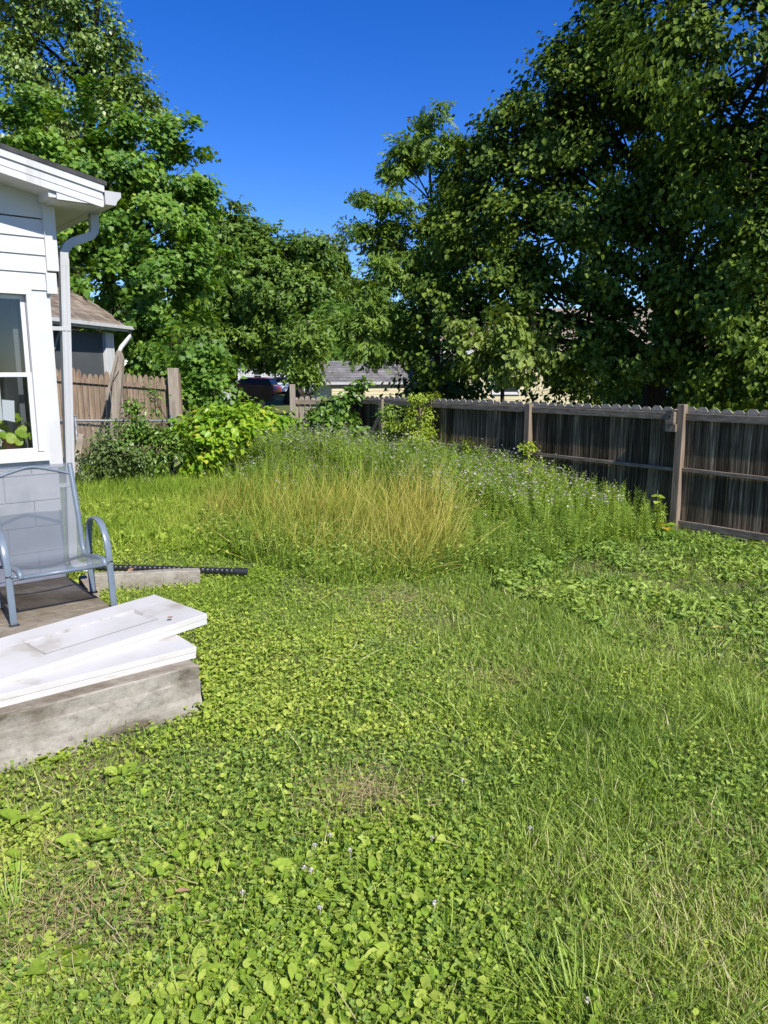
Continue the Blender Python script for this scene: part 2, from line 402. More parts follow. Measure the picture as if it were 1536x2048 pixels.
class MB:
    """collects shapes (world coordinates) for one mesh object"""
    def __init__(s):
        s.v = []; s.f = []; s.r = []; s.smooth = []

    def add(s, verts, faces, rnd=.5, smooth=False):
        k = len(s.v)
        s.v += [tuple(map(float, p)) for p in verts]
        s.f += [tuple(i + k for i in f) for f in faces]
        s.r += [rnd] * len(verts)
        s.smooth += [smooth] * len(faces)

    def box(s, c, size, ax=(U, W, Z), rnd=.5):
        c = np.asarray(c, float)
        a, b, d = [np.asarray(x) * sz / 2 for x, sz in zip(ax, size)]
        vs = [c + i * a + j * b + k * d for k in (-1, 1) for j in (-1, 1) for i in (-1, 1)]
        s.add(vs, [(0, 2, 3, 1), (4, 5, 7, 6), (0, 1, 5, 4), (2, 6, 7, 3), (0, 4, 6, 2), (1, 3, 7, 5)], rnd)

    def bevbox(s, c, size, ax=(U, W, Z), bev=.006, rnd=.5):
        bm = bmesh_new()
        import bmesh
        bmesh.ops.create_cube(bm, size=1)
        for v in bm.verts:
            v.co = Vector((v.co.x * size[0], v.co.y * size[1], v.co.z * size[2]))
        bmesh.ops.bevel(bm, geom=list(bm.edges), offset=bev, segments=2, affect='EDGES', profile=.6)
        c = np.asarray(c, float)
        bm.verts.ensure_lookup_table()
        vs = [c + ax[0] * v.co.x + ax[1] * v.co.y + ax[2] * v.co.z for v in bm.verts]
        fs = [tuple(v.index for v in f.verts) for f in bm.faces]
        bm.free()
        s.add(vs, fs, rnd)

    def beam(s, p, q, w, h, up=Z, rnd=.5):
        """box between two points; w across, h along 'up'"""
        p = np.asarray(p, float); q = np.asarray(q, float)
        d = q - p; L = np.linalg.norm(d); d = d / L
        side = np.cross(d, up); side /= np.linalg.norm(side)
        u2 = np.cross(side, d)
        s.box((p + q) / 2, (L, w, h), (d, side, u2), rnd)

    def quad(s, a, b, c, d, rnd=.5):
        s.add([a, b, c, d], [(0, 1, 2, 3)], rnd)

    def prism(s, poly, vec, rnd=.5):
        """closed polygon (3-D points) pushed along vec"""
        n_ = len(poly); vec = np.asarray(vec, float)
        vs = [np.asarray(p, float) for p in poly] + [np.asarray(p, float) + vec for p in poly]
        fs = [tuple(range(n_))[::-1], tuple(range(n_, 2 * n_))] + [(i, (i + 1) % n_, n_ + (i + 1) % n_, n_ + i) for i in range(n_)]
        s.add(vs, fs, rnd)

    def sweep(s, path, prof, ref=Z, scales=None, cap=True, smooth=False, rnd=.5):
        """prof: 2-D points (side, up) carried along the path"""
        path = [np.asarray(p, float) for p in path]
        n_ = len(prof); vs = []; fs = []
        for i, p in enumerate(path):
            d = path[min(i + 1, len(path) - 1)] - path[max(i - 1, 0)]
            d /= np.linalg.norm(d) + 1e-12
            side = np.cross(d, ref)
            if np.linalg.norm(side) < 1e-4: side = np.cross(d, np.array([1., .3, 0]))
            side /= np.linalg.norm(side)
            up = np.cross(side, d)
            k = 1 if scales is None else scales[i]
            for a, b in prof:
                vs.append(p + (side * a + up * b) * k)
        for i in range(len(path) - 1):
            for j in range(n_):
                a = i * n_ + j; b = i * n_ + (j + 1) % n_
                fs.append((a, b, b + n_, a + n_))
        if cap:
            fs.append(tuple(range(n_))[::-1]); fs.append(tuple((len(path) - 1) * n_ + j for j in range(n_)))
        s.add(vs, fs, rnd, smooth)

    def tube(s, path, r, n_=8, scales=None, ref=Z, rnd=.5, smooth=True):
        prof = [(math.cos(2 * math.pi * j / n_) * r, math.sin(2 * math.pi * j / n_) * r) for j in range(n_)]
        s.sweep(path, prof, ref, scales, True, smooth, rnd)

    def build(s, name, mat, parent=None, bevel=0):
        me = bpy.data.meshes.new(name)
        off = wloc(parent) if parent is not None else np.zeros(3)
        me.from_pydata([tuple(np.array(v) - off) for v in s.v], [], s.f)
        at_ = me.attributes.new('rnd', 'FLOAT', 'POINT')
        at_.data.foreach_set('value', np.array(s.r, 'f'))
        me.polygons.foreach_set('use_smooth', s.smooth)
        me.materials.append(mat)
        me.update()
        o = bpy.data.objects.new(name, me)
        COL.objects.link(o)
        if parent is not None: o.parent = parent
        if bevel:
            md = o.modifiers.new('bevel', 'BEVEL'); md.width = bevel; md.segments = 2; md.limit_method = 'ANGLE'
        return o


def bmesh_new():
    import bmesh
    return bmesh.new()


class Cloud:
    """collects many copies of small leaf templates into one mesh (numpy)"""
    def __init__(s):
        s.V = []; s.L = []; s.T = []; s.R = []; s.t = []; s.n = 0

    def put(s, tpl, pos, X, Y, N, scale, rnd, wscale=None):
        """tpl = (verts(k,3), faces); X width axis, Y length axis, N normal axis (n,3)"""
        tv, tf = tpl
        k = len(tv); m_ = len(pos)
        if m_ == 0: return
        sx = scale if wscale is None else scale * wscale
        V = (pos[:, None, :] + (tv[None, :, 0, None] * X[:, None, :]) * sx[:, None, None]
             + (tv[None, :, 1, None] * Y[:, None, :] + tv[None, :, 2, None] * N[:, None, :]) * scale[:, None, None])
        s.V.append(V.reshape(-1, 3).astype('f'))
        loops = np.concatenate([np.array(f) for f in tf])
        tot = np.array([len(f) for f in tf])
        s.L.append((loops[None, :] + (np.arange(m_) * k)[:, None] + s.n).ravel())
        s.T.append(np.tile(tot, m_))
        s.R.append(np.repeat(rnd, k).astype('f'))
        ty = tv[:, 1]
        s.t.append(np.tile((ty - ty.min()) / (ty.max() - ty.min() + 1e-9), m_).astype('f'))
        s.n += m_ * k

    def build(s, name, mat, parent=None, smooth=False):
        V = np.concatenate(s.V); L = np.concatenate(s.L).astype('i'); T = np.concatenate(s.T).astype('i')
        if parent is not None: V = V - wloc(parent).astype('f')[None]
        me = bpy.data.meshes.new(name)
        me.vertices.add(len(V)); me.vertices.foreach_set('co', V.ravel())
        me.loops.add(len(L)); me.loops.foreach_set('vertex_index', L)
        me.polygons.add(len(T))
        st = np.concatenate([[0], np.cumsum(T)[:-1]]).astype('i')
        me.polygons.foreach_set('loop_start', st)
        if smooth: me.polygons.foreach_set('use_smooth', np.ones(len(T), bool))
        a = me.attributes.new('rnd', 'FLOAT', 'POINT'); a.data.foreach_set('value', np.concatenate(s.R))
        a = me.attributes.new('t', 'FLOAT', 'POINT'); a.data.foreach_set('value', np.concatenate(s.t))
        me.materials.append(mat)
        me.update(calc_edges=True)
        o = bpy.data.objects.new(name, me)
        COL.objects.link(o)
        if parent is not None: o.parent = parent
        return o


def nrm(a):
    return a / (np.linalg.norm(a, axis=-1, keepdims=True) + 1e-9)


def frames(N, D):
    """leaf axes from a wished normal N and length direction D"""
    N = nrm(N)
    Yv = nrm(D - N * np.sum(D * N, -1, keepdims=True))
    return np.cross(Yv, N), Yv, N


# leaf templates: x = width, y = length, z = normal
def tpl_oval(w=.36, fold=.08, tip=-.06):
    v = np.array([(0, 0, 0), (-w, .32, fold), (-w * .8, .66, fold * .7), (0, 1, tip), (w * .8, .66, fold * .7), (w, .32, fold)], float)
    return v, [(0, 3, 2, 1), (0, 5, 4, 3)]


def tpl_star():
    """maple-like leaf, five points"""
    pts = [(0, 0), (.22, -.04), (.5, .12), (.36, .3), (.55, .55), (.28, .56), (0, 1.0), (-.28, .56), (-.55, .55), (-.36, .3), (-.5, .12), (-.22, -.04)]
    v = np.array([(x, y, .12 * abs(x) - .08 * y * y) for x, y in pts] + [(0, .4, .0)], float)
    return v, [(12, 0, 1, 2, 3), (12, 3, 4, 5, 6), (12, 6, 7, 8, 9), (12, 9, 10, 11, 0)]


def tpl_round(n_=9, cup=.12):
    v = [(0, .25, -.02)]
    for i in range(n_):
        a = -math.pi / 2 + 2 * math.pi * (i + .5) / n_
        r = .5 * (1.06 if i % 2 else .97)
        v.append((r * math.cos(a) * 1.06, .5 + r * math.sin(a), cup * (abs(math.cos(a)) - .3)))
    v.append((0, .12, 0))
    f = [(0, 1 + i, 2 + i) for i in range(n_ - 1)] + [(0, n_, n_ + 1), (0, n_ + 1, 1)]
    return np.array(v, float), f


def tpl_blade(bend=.3, w=.5, seg=4):
    v = []; f = []
    for i in range(seg):
        t = i / seg
        ww = w * (1 - t ** 2 * .75)
        v += [(-ww, t * (1 - .18 * bend * t), bend * t * t), (ww, t * (1 - .18 * bend * t), bend * t * t)]
    v.append((0, 1 - .18 * bend, bend))
    for i in range(seg - 1):
        f.append((2 * i, 2 * i + 1, 2 * i + 3, 2 * i + 2))
    f.append((2 * seg - 2, 2 * seg - 1, 2 * seg))
    return np.array(v, float), f


def tpl_join(parts):
    """parts: list of (tpl, 3x3 axes rows X,Y,N, offset, scale)"""
    V = []; Fc = []; k = 0
    for (tv, tf), A, off, sc_ in parts:
        V.append(tv @ np.asarray(A) * sc_ + np.asarray(off)[None])
        Fc += [tuple(i + k for i in f) for f in tf]
        k += len(tv)
    return np.concatenate(V), Fc


def axes2(ang, tilt=0.0):
    """axes for a leaflet turned by ang in the leaf plane and drooped by tilt"""
    Yv = np.array([math.sin(ang) * math.cos(tilt), math.cos(ang) * math.cos(tilt), -math.sin(tilt)])
    X = np.array([math.cos(ang), -math.sin(ang), 0])
    return np.array([X, Yv, np.cross(X, Yv)])


def tpl_trefoil():
    o = tpl_oval(.42, .1, .02)
    return tpl_join([(o, axes2(a, -.15), (0, 0, 0), .5) for a in (0, 2.1, -2.1)])


def tpl_pinnate(pairs=6, droop=.5, rnd=None):
    o = tpl_oval(.17, .03, -.1)
    parts = []
    for i in range(pairs):
        t = .16 + .78 * i / (pairs - 1)
        for sgn in (-1, 1):
            parts.append((o, axes2(sgn * (1.15 - .35 * t), droop * .8), (0, t, -droop * .35 * t * t), .34 * (1 - .35 * abs(t - .45))))
    parts.append((o, axes2(0, droop), (0, .98, -droop * .35), .3))
    bl = tpl_blade(-droop * .35, .012, 4)
    parts.append((bl, np.eye(3), (0, 0, 0), 1.0))
    return tpl_join(parts)


def tpl_spray(n_=6, seed=1, w=.32, size=.55):
    """a twig end carrying several leaves"""
    r = np.random.default_rng(seed)
    o = tpl_oval(w, .07, -.05)
    parts = []
    for i in range(n_):
        a = r.uniform(-1.4, 1.4)
        parts.append((o, axes2(a, r.uniform(-.3, .8)), (r.normal(0, .06), .12 + .75 * i / n_, r.normal(0, .08)), size * r.uniform(.7, 1.1)))
    return tpl_join(parts)


T_OVAL, T_STAR, T_ROUND, T_TRE = tpl_oval(), tpl_star(), tpl_round(), tpl_trefoil()
T_LANCE = tpl_oval(.15, .04, -.08)
T_OBO = tpl_oval(.27, .07, -.05)
T_PIN = tpl_pinnate()
T_BLADES = [tpl_blade(b, 1.0, 4) for b in (.05, .25, .5, .85)]
T_SPRAYS = [tpl_spray(6, s_) for s_ in range(4)]
T_TUFTS = [tpl_spray(7, 20 + s_, .19, .5) for s_ in range(3)] + [T_PIN]


def rand_dir(n_):
    return nrm(RNG.normal(size=(n_, 3)))


# ------------------------------------------------------------------ trees
def bez(p, q, sag, n_=7):
    p = np.asarray(p, float); q = np.asarray(q, float)
    m_ = (p + q) / 2 + np.array([0, 0, sag])
    return [p * (1 - t) ** 2 + 2 * m_ * t * (1 - t) + q * t * t for t in np.linspace(0, 1, n_)]


def tree(name, label, cat, base, top, r0, lobes, leaf, mat, n_leaves, size, droop=.5, per_tip=12, spread=.22,
         bark='bark', group=None, twigs=14, shell=2.4, rbias=0.0, up=.55, clump=.20):
    base = np.asarray(base, float); top = np.asarray(top, float)
    root = thing(name, label, cat, base, group)
    tb = MB()
    pts = []
    side = np.array([RNG.normal(0, .12), RNG.normal(0, .12), 0]) * np.linalg.norm(top - base) * .3
    for t in np.linspace(0, 1, 9):
        pts.append(base + (top - base) * t + side * math.sin(t * 3.1) + np.array([0, 0, -.1 if t == 0 else 0]))
    tb.tube(pts, r0, 10, [1.35 if i == 0 else 1.0 - .78 * i / 8 for i in range(9)], ref=np.array([1., .2, 0]))
    cl = Cloud()
    vol = np.array([np.prod(np.ones(3) * rr) for c, rr in lobes]) ** (2 / 3)
    cnt = (vol / vol.sum() * n_leaves / per_tip).astype(int) + 1
    for (c, rr), k in zip(lobes, cnt):
        c = np.asarray(c, float); rr = np.ones(3) * np.asarray(rr, float)
        i0 = int(np.clip((c[2] - .35 * np.linalg.norm(c[:2] - base[:2]) - base[2]) / max(top[2] - base[2], .1) * 8, 2, 8))
        limb = bez(pts[i0], c, .12 * np.linalg.norm(c - pts[i0]), 8)
        rl = max(r0 * .42 * (1 - .07 * i0), .012)
        tb.tube(limb, rl, 6, [1 - .8 * j / 7 for j in range(8)], ref=np.array([.3, 1., 0]))
        nsub = int(np.clip(k / 7, 3, 26))
        ds = rand_dir(nsub)
        rs_ = RNG.uniform(.5, 1.12, nsub) ** (1 / shell * 2)
        subc = ds * rs_[:, None]
        pick = RNG.integers(0, nsub, k)
        off = subc[pick] + RNG.normal(size=(k, 3)) * clump * np.array([1, 1, .7])
        tip = c + off * rr
        d = nrm(off + .15 * rand_dir(k))
        subr = RNG.random(nsub)[pick]
        for j in range(min(twigs, k)):
            tb.tube(bez(limb[RNG.integers(3, 8)], tip[j], .05, 5), max(rl * .3, .006), 4, [1, .8, .6, .4, .25], ref=np.array([.3, 1., 0]))
        m_ = k * per_tip
        tp = np.repeat(tip, per_tip, 0)
        outw = nrm(np.repeat(d, per_tip, 0) + .3 * rand_dir(m_))
        pos = tp + RNG.normal(size=(m_, 3)) * spread * np.array([1, 1, .75])
        N = nrm(Z[None] * up + outw * (.35 + .55 * droop) + rand_dir(m_) * .55)
        D = outw * (1 - droop) + np.array([0, 0, -1.0])[None] * droop + rand_dir(m_) * .45
        X, Yv, N = frames(N, D)
        tiprnd = np.repeat(.5 * subr + .5 * RNG.random(k), per_tip)
        rn = np.clip(.55 * tiprnd + .45 * RNG.random(m_) + rbias, 0, 1)
        sz = size * RNG.uniform(.6, 1.15, m_)
        if isinstance(leaf, list):
            ch = RNG.integers(0, len(leaf), m_)
            for q in range(len(leaf)):
                s_ = ch == q
                cl.put(leaf[q], pos[s_], X[s_], Yv[s_], N[s_], sz[s_], rn[s_])
        else:
            cl.put(leaf, pos, X, Yv, N, sz, rn)
    tb.build('trunk', M[bark], root)
    cl.build('crown', mat, root)
    return root


def L(x, y, Y, r):
    return (at(x, y, Y), r)


# ================================================================== SETTING
def spread_axis(lo, hi, step, far):
    core = np.arange(lo, hi + 1e-6, step)
    a = [hi]; d = step
    while a[-1] < far: d *= 1.35; a.append(a[-1] + d)
    b_ = [lo]; d = step
    while b_[-1] > -far: d *= 1.35; b_.append(b_[-1] - d)
    return np.concatenate([b_[:0:-1], core, a[1:]])


xs = spread_axis(-8, 7, .12, 500)
ys = spread_axis(-1, 16, .12, 600)
XX, YY = np.meshgrid(xs, ys)
ZZ = gz(XX, YY) + np.clip((YY - 58) / 60, 0, 1) * np.where(XX < 30, 2.6, 0)
nx, ny = len(xs), len(ys)
me = bpy.data.meshes.new('ground')
idx = np.arange(nx * ny).reshape(ny, nx)
quads = np.stack([idx[:-1, :-1], idx[:-1, 1:], idx[1:, 1:], idx[1:, :-1]], -1).reshape(-1, 4)
me.from_pydata(np.stack([XX, YY, ZZ], -1).reshape(-1, 3).tolist(), [], quads.tolist())
me.polygons.foreach_set('use_smooth', np.ones(len(me.polygons), bool))
me.materials.append(M['ground'])
ground = bpy.data.objects.new('ground', me)
COL.objects.link(ground)
ground['kind'] = 'structure'

# ---- patio slab (front edge along U through P0, side edge along W), rough broken foot, raised lip
mb = MB()
def PS(a, b, z): return P0 + U * a + W * b + Z * z
nseg = 40
for part in range(2):
    pass
front = []
for i in range(nseg + 1):
    a = -6.0 * (1 - i / nseg)
    wob = .012 * (noise(a * 3.1, 0, 2, 5) - .5)
    front.append((a, wob))
rows = [(-.12, -.035), (.03, -.03), (.10, -.012), (.185, -.004), (.19, .010), (.262, .004), (.27, .012)]
vs = []; fs = []
for (z, o) in rows:
    for (a, wob) in front:
        n1 = .02 * (noise(a * 6, z * 20, 1.5, 8) - .5)
        vs.append(PS(a, o * -1 * -1 + wob + n1 * (z < .2), z))
kk = nseg + 1
for r_ in range(len(rows) - 1):
    for i in range(nseg):
        fs.append((r_ * kk + i, r_ * kk + i + 1, (r_ + 1) * kk + i + 1, (r_ + 1) * kk + i))
mb.add(vs, fs)
# right side face
sidev = []; m2 = 18
for (z, o) in rows:
    for j in range(m2 + 1):
        b_ = o + .012 * (noise(0, z * 9, 2, 5) - .5) * 0 + (2.46 - o) * j / m2
        wob = .018 * (noise(j * 1.3, z * 18, 1, 21) - .5)
        sidev.append(PS(.0 + (o * -.6) + wob * (j > 0), b_, z))
fs = []
for r_ in range(len(rows) - 1):
    for j in range(m2):
        fs.append((r_ * (m2 + 1) + j, r_ * (m2 + 1) + j + 1, (r_ + 1) * (m2 + 1) + j + 1, (r_ + 1) * (m2 + 1) + j))
mb.add(sidev, fs)
mb.build('patio_slab', M['concrete']).__setitem__('kind', 'structure')
mb = MB()
# top: five poured strips with narrow joints
b0 = .010
for b1 in (.52, .98, 1.42, 1.9, 2.44):
    mb.box(PS(-3.01, (b0 + b1) / 2, .262), (6.0, b1 - b0 - .012, .024))
    b0 = b1
mb.box(PS(-3.01, 1.22, .245), (5.98, 2.4, .02))
mb.build('patio_floor', M['concrete_floor'], None, bevel=.004).__setitem__('kind', 'structure')

# ================================================================== WHITE HOUSE
house = thing('house', 'white sided house with a window and gutter, at the left edge behind the patio chair', 'house', C0 + Z * 0)
def HP(a, b, z): return C0 + U * a + W * b + Z * z
HL, HD = 6.2, 5.0
# block wall
mb = MB()
mb.box(HP(-HL / 2, .06 + .02, .62), (HL - .02, .12, 1.06))
mb.box(HP(-.08, HD / 2 + .02, .62), (.12, HD - .2, 1.06))
zc = .10
row = 0
while zc < 1.12:
    h = min(.2, 1.15 - zc)
    a = 0.0; k = .2 if row % 2 else .4
    while a > -HL:
        w_ = min(k, HL + a); k = .4
        mb.box(HP(a - w_ / 2, .012, zc + h / 2), (w_ - .006, .024, h - .006))
        a -= w_
    b_ = .03; k = .4 if row % 2 else .2
    while b_ < HD:
        w_ = min(k, HD - b_); k = .4
        if w_ > .05: mb.box(HP(-.012, b_ + w_ / 2, zc + h / 2), (.024, w_ - .006, h - .006))
        b_ += w_
    zc += .2; row += 1
mb.build('block_wall', M['block'], house, bevel=.003)
# white framed wall zone around the windows (1.15..2.47), with openings
WIN = [(-1.06, -.10), (-2.9, -1.9)]
ZB, ZT = 1.235, 2.475
mb = MB()
a_edges = [0.035, WIN[0][1], WIN[0][0], WIN[1][1], WIN[1][0], -HL]
mb.box(HP((.035 + WIN[0][1]) / 2, .05, (1.15 + 2.47) / 2), (.035 - WIN[0][1], .11, 1.32))
mb.box(HP((WIN[0][0] + WIN[1][1]) / 2, .05, 1.81), (WIN[0][0] - WIN[1][1], .11, 1.32))
mb.box(HP((WIN[1][0] - HL) / 2, .05, 1.81), (WIN[1][0] + HL, .11, 1.32))
for a0, a1 in WIN:
    mb.box(HP((a0 + a1) / 2, .05, (1.15 + ZB) / 2), (a1 - a0, .11, ZB - 1.15))
mb.box(HP(-.025, .05 + HD / 2, 1.81), (.11, HD - .1, 1.32))
mb.build('white_wall', M['white'], house, bevel=.004)
# lap siding
mb = MB()
zl = 2.47
while zl < 2.95:
    for (dz, o0, o1) in ((.125, -.016, -.004),):
        a1 = .03
        top = zl + dz
        # front course, clipped under the roof slope later by the fascia
        aL = -HL
        if zl > 3.0: a1 = .03 - (zl - 3.0) / .2 * 1.0
        p = [HP(a1, o0, zl), HP(aL, o0, zl), HP(aL, o1, top), HP(a1, o1, top)]
        mb.prism(p, W * .08)
    if zl < 3.02:
        mb.prism([HP(.03 + .022, .05, zl), HP(.03 + .004, .05, top), HP(.03 + .004, HD, top), HP(.03 + .022, HD, zl)], U * -.08)
    zl += .125
mb.build('siding', M['white'], house)
# gable infill above
mb = MB()
mb.prism([HP(.02, -.012, 2.98), HP(-3.1, -.012, 2.98), HP(-3.1, -.012, 3.76), HP(.02, -.012, 3.135)], W * .06)
mb.prism([HP(-3.1, -.012, 2.98), HP(-HL, -.012, 2.98), HP(-HL, -.012, 3.14), HP(-3.1, -.012, 3.76)], W * .06)
mb.build('gable_wall', M['white'], house)
# corner boards
mb = MB()
mb.box(HP(.062, -.012, 2.86), (.085, .055, .50))
mb.box(HP(.078, .08, 2.86), (.05, .13, .50))
mb.box(HP(.045, -.014, 2.52), (.075, .05, .15))
mb.build('corner_board', M['white'], house, bevel=.003)
# window(s): frame, meeting rail, two sashes with pane
for wi, (a0, a1) in enumerate(WIN):
    fr_ = MB()
    t_ = .045
    for (ca, cz, sa, sz) in (((a0 + a1) / 2, ZB + .02, a1 - a0, .04), ((a0 + a1) / 2, ZT - .022, a1 - a0, .045), (a0 + .02, (ZB + ZT) / 2, .04, ZT - ZB - .09), (a1 - .02, (ZB + ZT) / 2, .04, ZT - ZB - .09)):
        fr_.box(HP(ca, -.008, cz), (sa, .05, sz))
    win = fr_.build('window', M['frame_white'], house, bevel=.003)
    sl = MB(); sl.box(HP((a0 + a1) / 2, -.025, ZB - .012), (a1 - a0 + .06, .07, .024)); sl.build('sill', M['frame_white'], win, bevel=.003)
    i0, i1 = a0 + .04, a1 - .04
    zm = 1.852
    for nm, zb, zt, dep in (('lower_sash', ZB + .04, zm + .018, .012), ('upper_sash', zm - .018, ZT - .045, .036)):
        sb = MB()
        wd = .032
        sb.box(HP((i0 + i1) / 2, dep, zb + wd / 2), (i1 - i0, .022, wd))
        sb.box(HP((i0 + i1) / 2, dep, zt - wd / 2), (i1 - i0, .022, wd))
        sb.box(HP(i0 + wd / 2, dep, (zb + zt) / 2), (wd, .022, zt - zb - 2 * wd))
        sb.box(HP(i1 - wd / 2, dep, (zb + zt) / 2), (wd, .022, zt - zb - 2 * wd))
        so = sb.build('sash', M['frame_white'], win, bevel=.002)
        pb_ = MB(); pb_.box(HP((i0 + i1) / 2, dep, (zb + zt) / 2), (i1 - i0 - 2 * wd + .004, .0005, zt - zb - 2 * wd + .004)); pb_.build('pane', M['pane'], win)
# interior: dark room, curtain, white column, shelf for pots
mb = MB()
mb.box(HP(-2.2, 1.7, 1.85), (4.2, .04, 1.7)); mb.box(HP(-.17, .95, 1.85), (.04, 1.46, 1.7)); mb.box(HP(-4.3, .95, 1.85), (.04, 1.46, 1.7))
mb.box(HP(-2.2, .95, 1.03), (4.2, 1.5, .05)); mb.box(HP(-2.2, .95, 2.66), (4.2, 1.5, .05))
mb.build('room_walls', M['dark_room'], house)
mb = MB()
pth = [HP(-.30 - i * .016, .62 + .014 * math.sin(i * 1.9), 0) for i in range(9)]
mb.sweep([HP(-.22, .66, 1.2), HP(-.22, .66, 2.55)], [(.004 * 1 + .028 * i, .018 * math.sin(i * 1.7)) for i in range(7)] + [(.028 * i, .018 * math.sin(i * 1.7) + .006) for i in range(6, -1, -1)], ref=W)
mb.sweep([HP(-.62, .72, 1.2), HP(-.62, .72, 2.55)], [(.004 * 1 + .028 * i, .018 * math.sin(i * 1.7)) for i in range(5)] + [(.028 * i, .018 * math.sin(i * 1.7) + .006) for i in range(4, -1, -1)], ref=W)
mb.build('curtain', M['curtain'], house)
mb = MB(); mb.box(HP(-.6, .24, 1.245), (.84, .24, .02)); mb.build('window_shelf', M['white'], house)
# roof: two slopes, fascia, soffit, gutter, downspout
OV, EA = .30, .37                                    # gable overhang, eave overhang
SL = .20
def roofz(a): return 3.21 + SL * (EA - a) if a > -3.1 else 3.21 + SL * (EA + 3.1) - SL * (-3.1 - a)
mb = MB()
for a0, a1 in ((EA + .03, -3.1), (-HL - .4, -3.1)):
    p = [HP(a0, -OV - .02, roofz(a0)), HP(a1, -OV - .02, roofz(a1)), HP(a1, -OV - .02, roofz(a1) + .03), HP(a0, -OV - .02, roofz(a0) + .03)]
    mb.prism(p, W * (HD + OV + .3))
mb.build('roof', M['shingle_dark'], house)
mb = MB()
# rake fascia: a lower broad board and a narrow drip board on top, 2 mm proud
for a0, a1 in ((EA, -3.1), (-HL - .37, -3.1)):
    mb.prism([HP(a0, -OV, roofz(a0) - .155), HP(a1, -OV, roofz(a1) - .155), HP(a1, -OV, roofz(a1) - .05), HP(a0, -OV, roofz(a0) - .05)], W * .02)
    mb.prism([HP(a0 + .012 * (a0 > 0), -OV - .012, roofz(a0) - .052), HP(a1, -OV - .012, roofz(a1) - .052), HP(a1, -OV - .012, roofz(a1) - .002), HP(a0 + .012 * (a0 > 0), -OV - .012, roofz(a0) - .002)], W * .03)
    mb.prism([HP(a0, -OV - .004, roofz(a0) - .105), HP(a1, -OV - .004, roofz(a1) - .105), HP(a1, -OV - .004, roofz(a1) - .100), HP(a0, -OV - .004, roofz(a0) - .100)], W * .006)
mb.build('fascia', M['white'], house)
mb = MB()
for a0, a1 in ((.0, -3.1), (-HL - .2, -3.1)):
    mb.prism([HP(a0, -OV + .02, roofz(a0) - .150), HP(a1, -OV + .02, roofz(a1) - .150), HP(a1, -OV + .02, roofz(a1) - .138), HP(a0, -OV + .02, roofz(a0) - .138)], W * (OV - .022))
mb.box(HP(.21, (HD - OV) / 2 + .01, 3.075), (.34, HD + OV - .06, .012))
mb.prism([HP(.0, -OV + .022, 3.082), HP(.0, -OV + .022, 3.17), HP(.05, -OV + .022, 3.17), HP(.05, -OV + .022, 3.082)], W * (OV - .04))
mb.prism([HP(.05, -OV + .006, 3.07), HP(EA - .004, -OV + .006, 3.07), HP(EA - .004, -OV + .006, 3.10), HP(.05, -OV + .006, 3.15)], W * .012)
mb.box(HP(EA + .002, (HD - OV) / 2, 3.13), (.016, HD + OV - .02, .13))
mb.build('soffit', M['white'], house)
mb = MB()
prof = [(0, 0), (.075, 0), (.088, .03), (.118, .062), (.118, .095), (.108, .095), (.106, .068), (.078, .034), (.068, .012), (.008, .012), (.008, .09), (0, .09)]
A0 = HP(EA + .012, -OV - .015, 3.075)
ring = lambda q: [q + U * a + Z * b for a, b in prof]
n_ = len(prof)
v0, v1 = ring(A0), ring(A0 + W * (HD + OV))
mb.add(v0 + v1, [(i, (i + 1) % n_, n_ + (i + 1) % n_, n_ + i) for i in range(n_)] + [tuple(range(n_))[::-1]])
mb.prism([A0 + U * a + Z * b - W * .003 for a, b in ((0, 0), (.075, 0), (.088, .03), (.118, .062), (.118, .095), (0, .095))], W * .004)
gut = mb.build('gutter', M['white_dirty'], house)
mb = MB()
oa, ob = EA + .06, .10
ds_a, ds_b = .064, .065
def rr(w, d): return [(-w, -d), (-w * .55, -d * .86), (0, -d), (w * .55, -d * .86), (w, -d), (w, d), (-w, d)]
dt_a = .172
path = [HP(oa, ob, 3.08), HP(oa, ob, 2.99), HP(oa - .006, ob - .002, 2.945), HP(oa - .035, ob - .01, 2.91), HP(dt_a + .08, ds_b + .012, 2.85), HP(dt_a + .03, ds_b + .004, 2.815), HP(dt_a, ds_b, 2.76), HP(dt_a, ds_b, 2.66)]
mb.sweep(path, [(-.031, -.031), (.031, -.031), (.031, .031), (-.031, .031)], ref=W)
mb.sweep([HP(dt_a, ds_b, 2.72), HP(ds_a, ds_b, .42)], [(x * .80, y * 1.0) for x, y in ((-.041, -.033), (-.02, -.028), (0, -.033), (.02, -.028), (.041, -.033), (.041, .033), (-.041, .033))], ref=W)
mb.sweep([HP(ds_a, ds_b, .46), HP(ds_a, ds_b, .40), HP(ds_a + .01, ds_b - .0, .36), HP(ds_a + .06, ds_b, .32), HP(ds_a + .12, ds_b, .30)], [(-.031, -.031), (.031, -.031), (.031, .031), (-.031, .031)], ref=W)
dsp = mb.build('downspout', M['white_dirty'], house, bevel=.003)
for zz, q_, w_ in ((2.2, .095, .16), (1.0, .05, .10)):
    mb = MB(); mb.box(HP(q_, ds_b - .03, zz), (w_, .012, .03)); mb.build('strap', M['white_dirty'], dsp)

